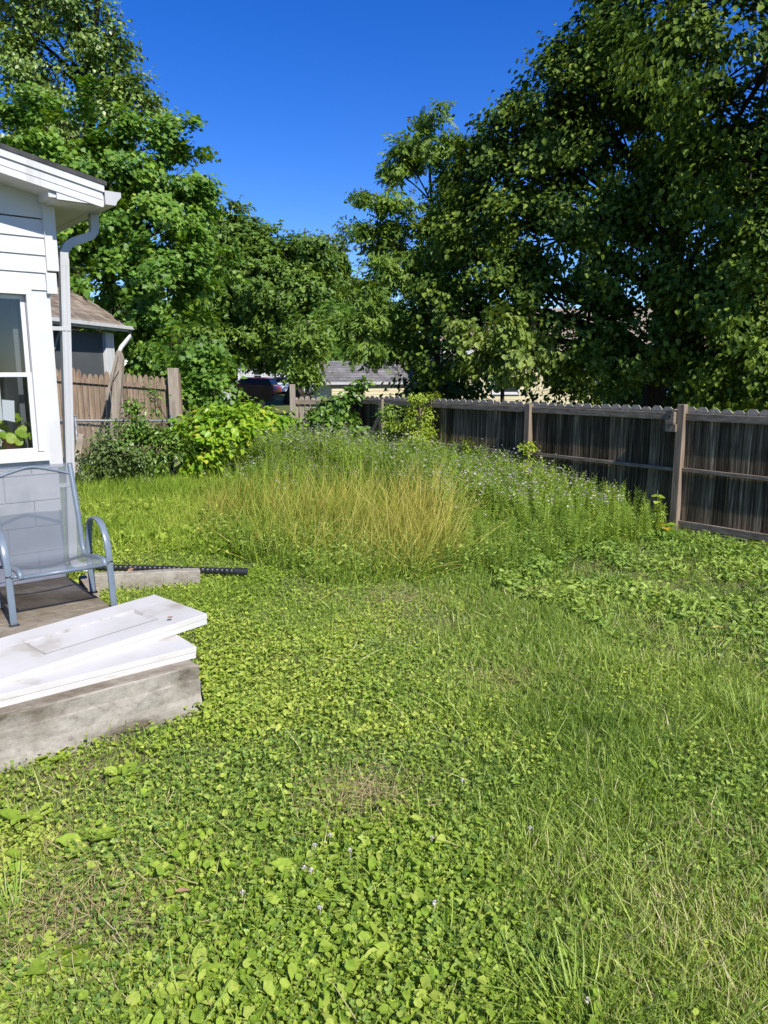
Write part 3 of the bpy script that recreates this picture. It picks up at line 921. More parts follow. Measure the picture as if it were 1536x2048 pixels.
# potted plant on the shelf inside the window
def potted(a, b, z, r, h, nl, seed, label, big=.1):
    o = HP(a, b, z)
    t = thing('potted_plant', label, 'plant', o, 'plants on the window shelf')
    mb = MB()
    zs = [0, .02, h * .82, h * .82, h, h, h * .9]
    rs = [r * .7, r * .72, r * .92, r * 1.04, r * 1.06, r * .94, r * .9]
    ring = []
    for zz, q in zip(zs, rs):
        ring += [o + np.array([q * math.cos(k * math.pi / 10), q * math.sin(k * math.pi / 10), zz]) for k in range(20)]
    fs = [tuple(range(20))[::-1]]
    for i in range(len(zs) - 1):
        fs += [(i * 20 + k, i * 20 + (k + 1) % 20, (i + 1) * 20 + (k + 1) % 20, (i + 1) * 20 + k) for k in range(20)]
    fs.append(tuple(120 + k for k in range(20)))
    mb.add(ring, fs)
    mb.build('pot', M['terracotta'], t)
    rg = np.random.default_rng(seed)
    cl = Cloud()
    d = nrm(rg.normal(size=(nl, 3)) * np.array([1, 1, .6]) + np.array([0, 0, .35]))
    pos = o + np.array([0, 0, h * 1.3]) + d * rg.uniform(.04, .17, nl)[:, None]
    X, Yv, N = frames(nrm(d * .6 + Z[None] * .4 - W[None] * .5 + .4 * rg.normal(size=(nl, 3))), d + np.array([0, 0, -.8])[None])
    cl.put(T_ROUND, pos, X, Yv, N, big * rg.uniform(.7, 1.2, nl), rg.random(nl), np.full(nl, .8))
    cl.build('foliage', M['l_house'], t)
potted(-.27, .21, 1.255, .07, .12, 26, 4, 'leafy houseplant in a terracotta pot, rightmost inside the house window', .08)
potted(-.46, .22, 1.255, .075, .14, 22, 5, 'houseplant in a larger terracotta pot behind the window pane, left of the other pot', .075)
mb = MB(); mb.prism([HP(-.335, .13, 1.52), HP(-.255, .13, 1.50), HP(-.245, .135, 1.66), HP(-.33, .135, 1.67)], W * .004)
tag(mb.build('paper_sheet', M['frame_white']), 'small white paper sheet hanging behind the lower window pane', 'paper')

# ================================================================== DOORS STACKED ON THE SLAB
def door_leaf(mb_face, mb_edge, o, ax, ay, az, Lx, Wy, T, panel):
    """one flat door leaf; o is the front right bottom corner, ax to the right, ay back, az up"""
    pass


def door(name, label, o, rot, tilt, Lx, Wy, panel, grp):
    c, s_ = math.cos(rot), math.sin(rot)
    ax = (U * c + W * s_) * math.cos(tilt) + Z * math.sin(tilt)
    ay = -U * s_ + W * c
    az = np.cross(ax, ay)
    t = thing(name, label, 'door', o, grp)
    def q(x, y, z): return o - ax * x + ay * y + az * z
    axs = (ax, ay, az)
    for k, z0 in enumerate((0.0, .0345)):
        mb = MB()
        top = k == 1 and panel
        dx = .0 if k else .004
        if not top:
            mb.bevbox(q(Lx / 2 + dx, Wy / 2, z0 + .0165), (Lx, Wy, .033), axs, .003)
            mb.build('door_leaf', M['door'], t)
        else:
            # frame round a sunk panel
            x0, x1 = .24, .93
            y0, y1 = .155, Wy - .17
            mb.bevbox(q(Lx / 2, y0 / 2, z0 + .0165), (Lx, y0, .033), axs, .003)
            mb.bevbox(q(Lx / 2, (y1 + Wy) / 2, z0 + .0165), (Lx, Wy - y1, .033), axs, .003)
            ends = [0, x0, x1, x1 + .62, Lx - .12, Lx]
            for xa, xb in ((0, x0), (x1, x1 + .62), (Lx - .12, Lx)):
                mb.box(q((xa + xb) / 2, (y0 + y1) / 2, z0 + .0163), (xb - xa, y1 - y0 - .0005, .0326), axs)
            lf = mb.build('door_leaf', M['door'], t)
            pm = MB(); ml = MB()
            for xa, xb in ((x0, x1), (x1 + .62, Lx - .12)):
                pm.box(q((xa + xb) / 2, (y0 + y1) / 2, z0 + .012), (xb - xa, y1 - y0, .020), axs)
                # sloped moulding
                for (pa, pb, inn) in (((xa, y0), (xb, y0), (0, 1)), ((xa, y1), (xb, y1), (0, -1)), ((xa, y0), (xa, y1), (1, 0)), ((xb, y0), (xb, y1), (-1, 0))):
                    w_ = .022
                    p1 = q(pa[0], pa[1], z0 + .034); p2 = q(pb[0], pb[1], z0 + .034)
                    i1 = q(pa[0] + inn[0] * w_ + (w_ if inn[0] == 0 else 0), pa[1] + inn[1] * w_ + (w_ if inn[1] == 0 else 0), z0 + .0225)
                    i2 = q(pb[0] + inn[0] * w_ - (w_ if inn[0] == 0 else 0), pb[1] + inn[1] * w_ - (w_ if inn[1] == 0 else 0), z0 + .0225)
                    ml.quad(p1, p2, i2, i1)
            pm.build('sunk_panel', M['door'], lf)
            ml.build('moulding', M['rust'], lf)
    mb = MB()
    for xx in (.25, Lx / 2, Lx - .25):
        mb.box(q(xx, Wy + .002, .0338), (.07, .006, .05), axs)
    mb.build('hinge', M['galv'], t)
    return t
door('folded_door', 'white folding door lying lower on the slab edge, rusty stained end', PS(.035, .10, .272), R(0.5), R(0.0), 1.95, .60, False, 'white doors stacked on the patio')
door('folded_door', 'white folding door lying on top of the stack, with a sunk dirty panel', PS(.245, .385, .352), R(8.6), R(2.3), 1.95, .60, True, 'white doors stacked on the patio')
lowd = [o for o in bpy.data.objects if o.name == 'folded_door'][0]
def LD(b, z): return PS(.0365, b, z)
for (b_, z_, wb, hz) in ((.13, .285, .05, .010), (.16, .318, .07, .012), (.29, .327, .10, .009)):
    mb = MB(); k = 9
    mb.add([LD(b_ + wb * math.cos(6.283 * i / k) * (.7 + .5 * ((i * 7) % 5) / 5), z_ + hz * math.sin(6.283 * i / k)) + U * .001 for i in range(k)], [tuple(range(k))])
    mb.build('rust_patch', M['rust_orange'], lowd)
# rusty chipped end caps of the lower door belong to it; a dry leaf lies on the top one
mb = MB()
mb.add([PS(.0, .42, .432) + v for v in (np.array([0, 0, 0]), U * .02 + W * .008 + Z * .006, U * .04 + Z * .002, U * .028 - W * .022 + Z * .004, U * .01 - W * .012)], [(0, 1, 3, 4), (1, 2, 3)])
tag(mb.build('dead_leaf', M['brown_leaf']), 'dry curled brown leaf lying on the top white door', 'leaf')

# ================================================================== PATIO CHAIR
FR = np.array([-1.87, 4.99, .27])
chair = thing('patio_chair', 'blue grey metal patio chair with a mesh sling seat, on the patio by the house', 'chair', FR - U * .33 + W * .2)
CWd = .64
def CH(a, b, z): return FR + U * a + W * b + Z * z
def smoothpath(pts, n_=6):
    pts = [np.asarray(p, float) for p in pts]; outp = []
    P_ = [pts[0]] + pts + [pts[-1]]
    for i in range(1, len(P_) - 2):
        for t in np.linspace(0, 1, n_, endpoint=False):
            a, b_, c, d = P_[i - 1], P_[i], P_[i + 1], P_[i + 2]
            outp.append(.5 * ((2 * b_) + (c - a) * t + (2 * a - 5 * b_ + 4 * c - d) * t * t + (-a + 3 * b_ - 3 * c + d) * t ** 3))
    outp.append(pts[-1])
    return outp
bar = [(-.007, -.021), (.007, -.021), (.009, -.016), (.009, .016), (.007, .021), (-.007, .021), (-.009, .016), (-.009, -.016)]
for a_, nm in ((0, 'right'), (-CWd, 'left')):
    mb = MB()
    pts = smoothpath([CH(a_, 0, 0), CH(a_, .022, .2), CH(a_, .04, .38), CH(a_, .075, .49), CH(a_, .15, .565), CH(a_, .26, .59), CH(a_, .37, .565), CH(a_, .43, .49), CH(a_, .455, .38), CH(a_, .455, .2), CH(a_, .44, 0)], 5)
    vs = []
    mb.sweep(pts, [(x, y) for x, y in bar], ref=np.cross(U, Z) * 0 + Z * .001 + U * 0 + W * .0007 + U, smooth=True)
    arm = mb.build('arm_frame', M['chair_metal'], chair)
    for b_ in (.0, .44):
        mb = MB(); mb.box(CH(a_, b_ + (.002 if b_ == 0 else 0), .006), (.06, .028, .012)); mb.build('foot', M['black_plastic'], arm)
# side rails: seat to back, one bent flat tube each side
rail_pts = lambda a: smoothpath([CH(a, -.035, .315), CH(a, -.03, .338), CH(a, .0, .352), CH(a, .14, .345), CH(a, .30, .318), CH(a, .385, .325), CH(a, .425, .39), CH(a, .46, .56), CH(a, .52, .76), CH(a, .585, .955)], 6)
for a_ in (-.055, -CWd + .055):
    mb = MB()
    mb.sweep(rail_pts(a_), [(-.013, -.016), (.013, -.016), (.016, 0), (.013, .016), (-.013, .016), (-.016, 0)], ref=U, smooth=True)
    mb.build('side_rail', M['chair_metal'], chair)
mb = MB()
L_, R_ = -CWd + .05, -.05
p1 = rail_pts(0)
# sling sheet
vs = []; fs = []; kx = 13
for p in p1:
    for i in range(kx):
        t = i / (kx - 1)
        sag = .012 * math.sin(math.pi * t)
        nrmz = 1 if (p - CH(0, 0, 0))[2] < .37 else 0
        vs.append(p + U * (L_ + (R_ - L_) * t) + Z * (.012 - sag) * nrmz + W * sag * (1 - nrmz))
for j in range(len(p1) - 1):
    for i in range(kx - 1):
        fs.append((j * kx + i, j * kx + i + 1, (j + 1) * kx + i + 1, (j + 1) * kx + i))
mb.add(vs, fs, smooth=True)
mb.build('sling', M['sling'], chair)
mb = MB()
mb.tube([CH(L_, -.032, .318), CH(R_, -.032, .318)], .014, 8, ref=W)
mb.build('front_bar', M['chair_metal'], chair)
mb = MB()
mb.tube(smoothpath([CH(L_ + .005, .56, .88), CH(L_ + .16, .578, .925), CH((L_ + R_) / 2, .585, .945), CH(R_ - .16, .578, .925), CH(R_ - .005, .56, .88)], 6), .0095, 8, ref=W)
mb.build('curved_back_bar', M['chair_metal'], chair)
mb = MB()
mb.tube(smoothpath([CH(-CWd, .455, .30), CH(L_ + .05, .44, .285), CH((L_ + R_) / 2, .43, .255), CH(R_ - .05, .44, .285), CH(0, .455, .30)], 6), .011, 8, ref=W)
mb.build('cross_bar', M['chair_metal'], chair)
for pq in ((CH(-CWd + .005, .035, .315), CH(L_, .0, .322)), (CH(-.005, .035, .315), CH(R_, .0, .322))):
    mb = MB(); mb.tube(pq, .011, 8, ref=W); mb.build('bracket', M['chair_metal'], chair)
for a_ in (.0, -CWd):
    for (b_, z_) in ((.03, .32), (.455, .3)):
        mb = MB(); mb.tube([CH(a_ - .02, b_, z_), CH(a_ + .02, b_, z_)], .009, 8, ref=W); mb.build('bolt', M['black_plastic'], chair)

# ================================================================== EDGING BOARDS AND DRAIN PIPE
e1a, e1b = np.array([-2.56, 6.20, .09]), np.array([-1.66, 6.52, .055])
mb = MB(); 
for k in range(6):
    t0, t1 = k / 6, (k + 1) / 6
    pa = e1a + (e1b - e1a) * t0; pb = e1a + (e1b - e1a) * t1
    mb.beam(pa, pb + (pb - pa) * .03, .10 + .0004 * k, .17 + .004 * math.sin(k * 2.1))
tag(mb.build('edging_beam', M['concrete'], None, bevel=.008), 'pale worn concrete edging beam lying in the grass in front of the black pipe', 'edging')
mb = MB(); mb.beam(np.array([-2.52, 6.10, .10]), np.array([-2.30, 5.72, .10]), .09, .19)
tag(mb.build('edging_block', M['wood_grey'], None, bevel=.006), 'short wooden edging block running from the edging beam to the slab, behind the chair', 'edging')
pipe = thing('drain_pipe', 'black corrugated drain pipe lying on the grass beside the house corner', 'pipe', (-2.0, 6.7, .08))
pa, pb = np.array([-3.0, 6.62, .13]), np.array([-1.35, 6.70, .065])
path = []; sc_ = []
nr = 150
for i in range(nr + 1):
    t = i / nr
    p = pa + (pb - pa) * t + np.array([0, .03 * math.sin(t * 3.14), .0])
    path.append(p); sc_.append([1.0, 1.0, .86, .86][i % 4])
mb = MB(); mb.tube(path, .031, 14, sc_, smooth=False)
mb.build('hose', M['black_plastic'], pipe)
mb = MB(); mb.tube([pb - np.array([.02, 0, 0]), pb + np.array([.09, .005, -.005])], .036, 14, smooth=False)
mb.build('end_coupler', M['black_plastic'], pipe)

# ================================================================== RIGHT PRIVACY FENCE
fence = thing('privacy_fence', 'dark weathered wooden board fence with dog eared tops along the right side of the yard', 'fence', F0 + Z * -.06)
FH = 1.39
posts = [-4.75, -2.37, 0.0, 2.37, 4.73, 5.76, 6.72, 8.9]
def FP(s, d, z): return F0 + W * s + U * d + Z * z          # d>0 is behind, towards the neighbour
def picket(mb, s, w, z0, z1, th, rn, d0):
    c = .034
    poly = [FP(s - w / 2, d0, z0), FP(s + w / 2, d0, z0), FP(s + w / 2, d0, z1 - c), FP(s + w / 2 - c, d0, z1), FP(s - w / 2 + c, d0, z1), FP(s - w / 2, d0, z1 - c)]
    mb.prism(poly, U * th, rn)
E0 = F0 + W * 6.72; E1 = np.array([-1.74, 14.45, 0])
for i in range(len(posts) - 1):
    s0, s1 = posts[i], posts[i + 1]
    tall = 0 if i < 6 else -.06
    mb = MB()
    npk = max(2, round((s1 - s0) / .147))
    wv = (s1 - s0) / npk
    if i == 6:
        npk = 10
        for k in range(npk):
            p_ = E0 + (E1 - E0) * (k + .5) / npk
            z1_ = FH + .01 + .012 * RNG.normal()
            prof_ = [(-.045, .0), (.045, .0), (.045, z1_ - .03), (.02, z1_), (-.02, z1_), (-.045, z1_ - .03)]
            mb.prism([p_ + np.array([a, .06, z]) for a, z in prof_], np.array([0, .016, 0]), RNG.uniform(.6, 1))
    else:
        for k in range(npk):
            s = s0 + (k + .5) * wv
            picket(mb, s, wv - .005 - .006 * RNG.random(), -.03 + .015 * RNG.random(), FH + .062 + .009 * RNG.normal(), .016, RNG.random(), .032 + .003 * RNG.random())
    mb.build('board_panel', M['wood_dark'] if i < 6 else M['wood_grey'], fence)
    for (zz, hh) in ((FH - .045, .085), (.70, .045), (.045, .085)):
        mb = MB()
        if i == 6: mb.beam(E0 + (E1 - E0) * .05 + np.array([0, .04, zz - .03]), E0 + (E1 - E0) * .95 + np.array([0, .04, zz - .03]), .036, hh)
        else: mb.beam(FP(s0 + .046, .008, zz), FP(s1 - .046, .008, zz + .006 * RNG.normal()), .036, hh)
        mb.build('rail', M['wood_rail'], fence, bevel=.003)
for i, s in enumerate(posts):
    mb = MB()
    top = FH + (.12 if abs(s) < .01 else (.02 if i < 7 else .22)) + .012 * RNG.normal()
    if i == 7: mb.box(E1 + Z * (1.65 - .25) / 2, (.10, .10, 1.9), (np.array([1., 0, 0]), np.array([0, 1., 0]), Z))
    else: mb.box(FP(s, -.015, (top - .25) / 2), (.09, .09, top + .25))
    mb.build('post', M['wood_post'] if i < 7 else M['wood_grey'], fence, bevel=.004)
# diagonal brace near the far post
mb = MB(); mb.beam(FP(5.72, -.045, 1.18), FP(6.35, -.045, .35), .03, .07); mb.build('brace', M['wood_rail'], fence)
# small box fixed on the near post
bh = thing('birdhouse', 'small weathered wooden birdhouse with a round hole near the top of a fence post', 'birdhouse', FP(.10, -.06, 1.22))
mb = MB()
mb.box(FP(.105, -.06, 1.33), (.10, .11, .15))
mb.build('body', M['wood_rail'], bh, bevel=.003)
mb = MB(); mb.prism([FP(.035, -.13, 1.425), FP(.175, -.13, 1.407), FP(.175, -.13, 1.421), FP(.035, -.13, 1.439)], U * .13); mb.build('roof', M['wood_rail'], bh)
mb = MB(); mb.tube([FP(.105, -.1125, 1.345), FP(.105, -.106, 1.345)], .017, 14, ref=Z, smooth=False); mb.build('entrance_hole', M['black_plastic'], bh)
mb = MB(); mb.box(FP(.10, -.05, 1.21), (.085, .14, .09)); mb.build('bracket', M['wood_post'], bh, bevel=.003)

# ================================================================== LEFT PICKET FENCE, CHAIN LINK, NEIGHBOUR PORCH
pf = thing('picket_fence', 'brown wooden picket fence with pointed tops behind the chain link fence at left', 'fence', at(230, 830, 14))
LA, LB = at(60, 731, 14.0), at(352, 754, 14.2)
dirL = LB - LA; lenL = np.linalg.norm(dirL[:2])
nL = np.array([dirL[1], -dirL[0], 0]) / lenL            # towards the yard
eL = np.array([dirL[0], dirL[1], 0]) / lenL
mb = MB()
npk = int(lenL / .098)
for k in range(npk):
    t = (k + .5) / npk
    p = LA + dirL * t
    z1 = p[2] + .02 * RNG.normal() * .6; w = .088; z0 = .30
    if 8 < k < 13: z1 -= .06
    prof = [(-w / 2, z0), (w / 2, z0), (w / 2, z1 - .10), (w * .42, z1 - .05), (w * .2, z1 - .012), (0, z1), (-w * .2, z1 - .012), (-w * .42, z1 - .05), (-w / 2, z1 - .10)]
    base = np.array([p[0], p[1], 0])
    mb.prism([base + eL * a + Z * z for a, z in prof], -nL * .018, RNG.random())
mb.build('board_panel', M['wood_brown'], pf)
for dz in (-.20, -.95):
    mb = MB(); mb.beam(LA + nL * .022 + Z * dz, LB + nL * .022 + Z * dz, .036, .085); mb.build('rail', M['wood_brown'], pf)
mb = MB(); pA = LA + dirL * .99 + nL * .10
mb.box(np.array([pA[0], pA[1], .95]), (.185, .15, 2.0), (eL, nL, Z)); mb.build('post', M['wood_grey'], pf, bevel=.008)
mb = MB()
mb.beam(np.array([pA[0] + .12, pA[1], .5]), np.array([pA[0] + .10, pA[1], 1.86]), .09, .04); mb.build('side_board', M['wood_brown'], pf)
tp = at(240, 705, 13.6); bt = at(229, 868, 13.6)
lp = thing('leaning_post', 'tall grey weathered post leaning in front of the picket fence, with a broken brace', 'post', bt)
mb = MB()
mb.sweep([bt - Z * .9, bt, bt + (tp - bt) * .5, bt + (tp - bt) * .93], [(-.075, -.06), (.075, -.06), (.075, .06), (-.075, .06)], ref=np.array([0, 1., 0]))
mb.prism([bt + (tp - bt) * .93 + np.array(o) for o in ((-.07, -.055, -.01), (.07, -.055, -.01), (.03, -.055, .12), (-.01, -.055, .15), (-.05, -.055, .10))], (0, .11, 0))
mb.build('shaft', M['wood_grey'], lp, bevel=.006)
mb = MB(); mb.beam(at(234, 712, 13.45), at(213, 800, 13.45), .045, .05, up=np.array([0, 1., 0])); mb.beam(at(237, 740, 13.5), at(219, 770, 13.5), .03, .03, up=np.array([0, 1., 0]))
mb.build('brace', M['wood_grey'], lp)

cf = thing('chain_link_fence', 'low overgrown chain link fence with a steel top rail in front of the picket fence', 'fence', (-5.2, 12.7, 0))
CA, CB = np.array([-8.0, 12.6, 1.09]), np.array([-3.6, 12.85, 1.06])
mb = MB(); mb.tube([CA, CB], .021, 8); mb.build('top_rail', M['galv'], cf)
for x in (-7.4, -5.22, -3.62):
    mb = MB(); yy = 12.6 + (x + 8) / 4.4 * .25
    mb.tube([(x, yy, -.1), (x, yy, 1.14)], .026, 8, ref=np.array([1., 0, 0])); mb.tube([(x, yy, 1.14), (x, yy, 1.17)], .03, 8, [1, .4], ref=np.array([1., 0, 0])); mb.build('post', M['galv'], cf)
mb = MB()
for k in range(70):
    x = -8.0 + k * .0635
    for sg in (-1, 1):
        xa = x; xb = x + sg * .5
        if xb < -8.0 or xb > -3.6: continue
        f_ = lambda q: 12.6 + (q + 8) / 4.4 * .25 - .025
        mb.beam((xa, f_(xa), .06), (xb, f_(xb), 1.06), .004, .004, up=np.array([0, 1., 0]))
mb.build('wire_mesh', M['galv'], cf)
# leaning old board
mb = MB(); mb.beam(at(163, 868, 12.3), at(150, 945, 12.2), .10, .03, up=np.array([0, 1., 0]))
tag(mb.build('leaning_board', M['wood_grey'], None), 'old bare board leaning on the chain link fence beside the white downspout', 'board')

# neighbour porch with shingled roof
A_, B_ = at(60, 634, 13.6), at(258, 657, 17.0)
A_[2] = B_[2] = 2.83
e2 = B_ - A_; len2 = np.linalg.norm(e2[:2]); e2 = e2 / len2
n2 = np.array([e2[1], -e2[0], 0])
nb = thing('neighbour_porch', 'neighbouring porch with a brown shingled roof, dark screen and white post, at left', 'porch', (B_[0], B_[1], 0))
RW, RH = 1.25, .80
mb = MB()
ncr = 9
for k in range(ncr):
    t0, t1 = k / ncr, (k + 1) / ncr + .015
    s = -1.5
    while s < len2 + .05:
        w = min(RNG.uniform(.18, .34), len2 + .06 - s)
        if w > .01:
            p = lambda ss, tt, o: A_ + e2 * ss - n2 * (RW * tt) + Z * (RH * tt + .02 + o)
            mb.add([p(s, t0, .012), p(s + w - .006, t0, .012), p(s + w - .006, t1, .0), p(s, t1, .0), p(s, t0, -.004), p(s + w - .006, t0, -.004)], [(0, 1, 2, 3), (4, 5, 1, 0)], RNG.random())
        s += max(w, .02)
mb.prism([A_ - e2 * 1.5 + Z * .0, A_ - e2 * 1.5 - n2 * RW + Z * RH, A_ - e2 * 1.5 - n2 * 2 * RW, ], e2 * (len2 + 1.54))
mb.build('roof', M['shingle_brown'], nb)
mb = MB(); mb.beam(A_ - e2 * 1.5 + n2 * .02 + Z * -.035, B_ + e2 * .05 + n2 * .02 + Z * -.035, .03, .10)
mb.beam(A_ - e2 * 1.5 + n2 * .075 + Z * -.0, B_ + e2 * .06 + n2 * .075 + Z * -.0, .08, .07)
mb.beam(B_ + e2 * .02 + Z * -.05, B_ + e2 * .02 - n2 * RW + Z * (RH - .05), .03, .12); mb.build('fascia', M['white'], nb)
mb = MB()
mb.box((A_ + B_) / 2 - e2 * .9 - n2 * .3 + Z * (1.35 - 2.83), (len2 + .9, .06, 2.7), (e2, n2, Z))
mb.box(B_ - e2 * .45 - n2 * 1.25 + Z * (1.35 - 2.83), (.06, 1.8, 2.7), (e2, n2, Z)); mb.build('screen', M['screen_dark'], nb)
mb = MB()
mb.box(B_ - e2 * .5 - n2 * .24 + Z * (1.35 - 2.83), (.34, .10, 2.72), (e2, n2, Z)); mb.build('post', M['white'], nb, bevel=.006)
mb = MB(); q0 = B_ - e2 * .05 + n2 * .05
mb.tube([q0 + Z * -.05, q0 + Z * -.18, q0 - e2 * .18 - n2 * .14 + Z * -.42, q0 - e2 * .24 - n2 * .17 + Z * -.55, q0 - e2 * .24 - n2 * .17 + Z * -2.8], .05, 8); mb.build('downspout', M['white'], nb)
mb = MB(); mb.beam(at(105, 700, 14.6), at(121, 655, 14.8), .05, .05); mb.build('diagonal_brace', M['wood_grey'], nb)

# ================================================================== FAR BUILDINGS, CARS, TRAILER
def lapwall(mb, p, q, z0, z1, step=.13, out=.014):
    p = np.asarray(p, float); q = np.asarray(q, float); d = q - p; d = d / np.linalg.norm(d)
    nn = np.array([d[1], -d[0], 0])
    z = z0
    while z < z1 - .01:
        t = min(z + step, z1)
        a, b_ = np.array([p[0], p[1], z]), np.array([q[0], q[1], z]); c, e = np.array([q[0], q[1], t]), np.array([p[0], p[1], t])
        mb.prism([a + nn * out, b_ + nn * out, c + nn * .002, e + nn * .002][::-1], -nn * .06)
        z = t

# tan shed: long front along +x, gable at left
shed = thing('shed', 'small cream sided shed with a grey shingled gable roof, beyond the fence corner', 'shed', (-.3, 29, 0))
s0, s1 = at(664, 800, 27.5), at(848, 800, 28.6)
s0[2] = s1[2] = 0
es = s1 - s0; ls = np.linalg.norm(es); es /= ls
ns = np.array([es[1], -es[0], 0])
ez = 1.53; rz = 2.27; dp = 3.0
mb = MB(); lapwall(mb, s0, s1, -.1, ez - .02); lapwall(mb, s0 - ns * dp, s0, -.1, ez - .02); lapwall(mb, s1, s1 - ns * dp, -.1, ez)
mb.prism([s0 + Z * ez + es * .02, s0 - ns * dp + Z * ez + es * .02, s0 - ns * dp / 2 + Z * (rz - .04) + es * .02], es * .05)
mb.build('wall', M['cream'], shed)
mb = MB()
for k in range(9):
    t0, t1 = k / 9, (k + 1) / 9 + .01
    s = -.25
    while s < ls + .25:
        w = min(RNG.uniform(.25, .45), ls + .26 - s)
        for sg in (1,):
            f_ = lambda ss, tt, o: s0 + es * ss + ns * (.13 - tt * (dp / 2 + .13)) + Z * (ez - .06 + tt * (rz - ez + .06) + .03 + o)
            mb.add([f_(s, t0, .012), f_(s + w - .004, t0, .012), f_(s + w - .004, t1, 0), f_(s, t1, 0)], [(0, 1, 2, 3)], RNG.random())
        s += w
mb.prism([s0 - es * .25 + ns * .13 + Z * (ez - .06), s0 - es * .25 - ns * dp / 2 + Z * (rz + .01), s0 - es * .25 - ns * (dp + .22) + Z * (ez - .06)], es * (ls + .5))
mb.build('roof', M['shingle_grey'], shed)
mb = MB(); mb.beam(s0 - es * .26 + ns * .145 + Z * (ez - .045), s1 + es * .26 + ns * .145 + Z * (ez - .045), .03, .09)
mb.beam(s0 - es * .262 + ns * .14 + Z * (ez - .05), s0 - es * .262 - ns * dp / 2 + Z * (rz - .01), .02, .10); mb.build('trim', M['white_dirty'], shed)

def simple_house(name, label, c, w, d, h, rh, wallm, roofm, wins, rot=0):
    t = thing(name, label, 'house', (c[0], c[1], 0))
    ex = np.array([math.cos(rot), math.sin(rot), 0]); ey = np.array([-math.sin(rot), math.cos(rot), 0])
    c = np.array([c[0], c[1], 0.]); q = lambda a, b_, z: c + ex * a + ey * b_ + Z * z
    mb = MB(); lapwall(mb, q(-w / 2, 0, 0), q(w / 2, 0, 0), -.2, h, .16); lapwall(mb, q(w / 2, 0, 0), q(w / 2, d, 0), -.2, h, .16); lapwall(mb, q(-w / 2, d, 0), q(-w / 2, 0, 0), -.2, h, .16)
    for s in (-1, 1):
        mb.prism([q(s * (w / 2 - .04), .02, h), q(s * (w / 2 - .04), d - .02, h), q(s * (w / 2 - .04), d / 2, h + rh - .08)], ex * .03 * -s)
    mb.build('wall', wallm, t)
    mb = MB()
    for b0, b1 in ((-.4, d / 2), (d + .4, d / 2)):
        z0_ = h - .4 * rh / (d / 2)
        mb.prism([q(-w / 2 - .3, b0, z0_), q(-w / 2 - .3, b1, h + rh), q(-w / 2 - .3, b1, h + rh + .07), q(-w / 2 - .3, b0, z0_ + .07)], ex * (w + .6), RNG.random())
    mb.build('roof', roofm, t)
    mb = MB(); mb.box(q(0, -.42, h - .4 * rh / (d / 2)), (w + .6, .03, .16), (ex, ey, Z)); mb.build('fascia', M['white'], t)
    for (a, z, ww, hh) in wins:
        fr_ = MB()
        for (ca, cz, sa, sz) in ((0, hh / 2, ww, .09), (0, -hh / 2, ww, .09), (-ww / 2 + .04, 0, .08, hh - .09), (ww / 2 - .04, 0, .08, hh - .09), (0, 0, ww - .16, .06)):
            fr_.box(q(a + ca, -.03, z + cz), (sa, .07, sz), (ex, ey, Z))
        f_ = fr_.build('window', M['frame_white'], t)
        g_ = MB(); g_.box(q(a, -.012, z), (ww - .1, .02, hh - .08), (ex, ey, Z)); g_.build('pane', M['car_glass'], f_)
    return t

p = at(1180, 745, 27)
simple_house('house', 'cream house with white framed windows half hidden by the dark tree above the fence', (p[0] - .4, p[1]), 9.5, 6, 2.75, 1.5, M['cream'], M['shingle_brown'],
             [(-2.6, 1.75, 1.0, 1.2), (-.25, 1.95, .9, 1.1), (1.0, 1.45, .9, 1.2), (3.2, 1.8, 1.0, 1.2)], R(4))
p = at(492, 745, 78)
simple_house('house', 'distant white house with a red roof seen between dark tree trunks', (p[0], p[1]), 5, 6, 3.0, 1.6, M['white'], M['red_roof'], [(-1.2, 1.6, .9, 1.2), (1.2, 1.6, .9, 1.2)], R(-3))
p = at(628, 745, 66)
simple_house('garage', 'distant low white garage left of the cream shed', (p[0], p[1]), 4.6, 5, 1.55, .7, M['white'], M['shingle_grey'], [(0, .8, 1.6, 1.1)], R(2))
p = at(500, 745, 62)
tr_ = MB()

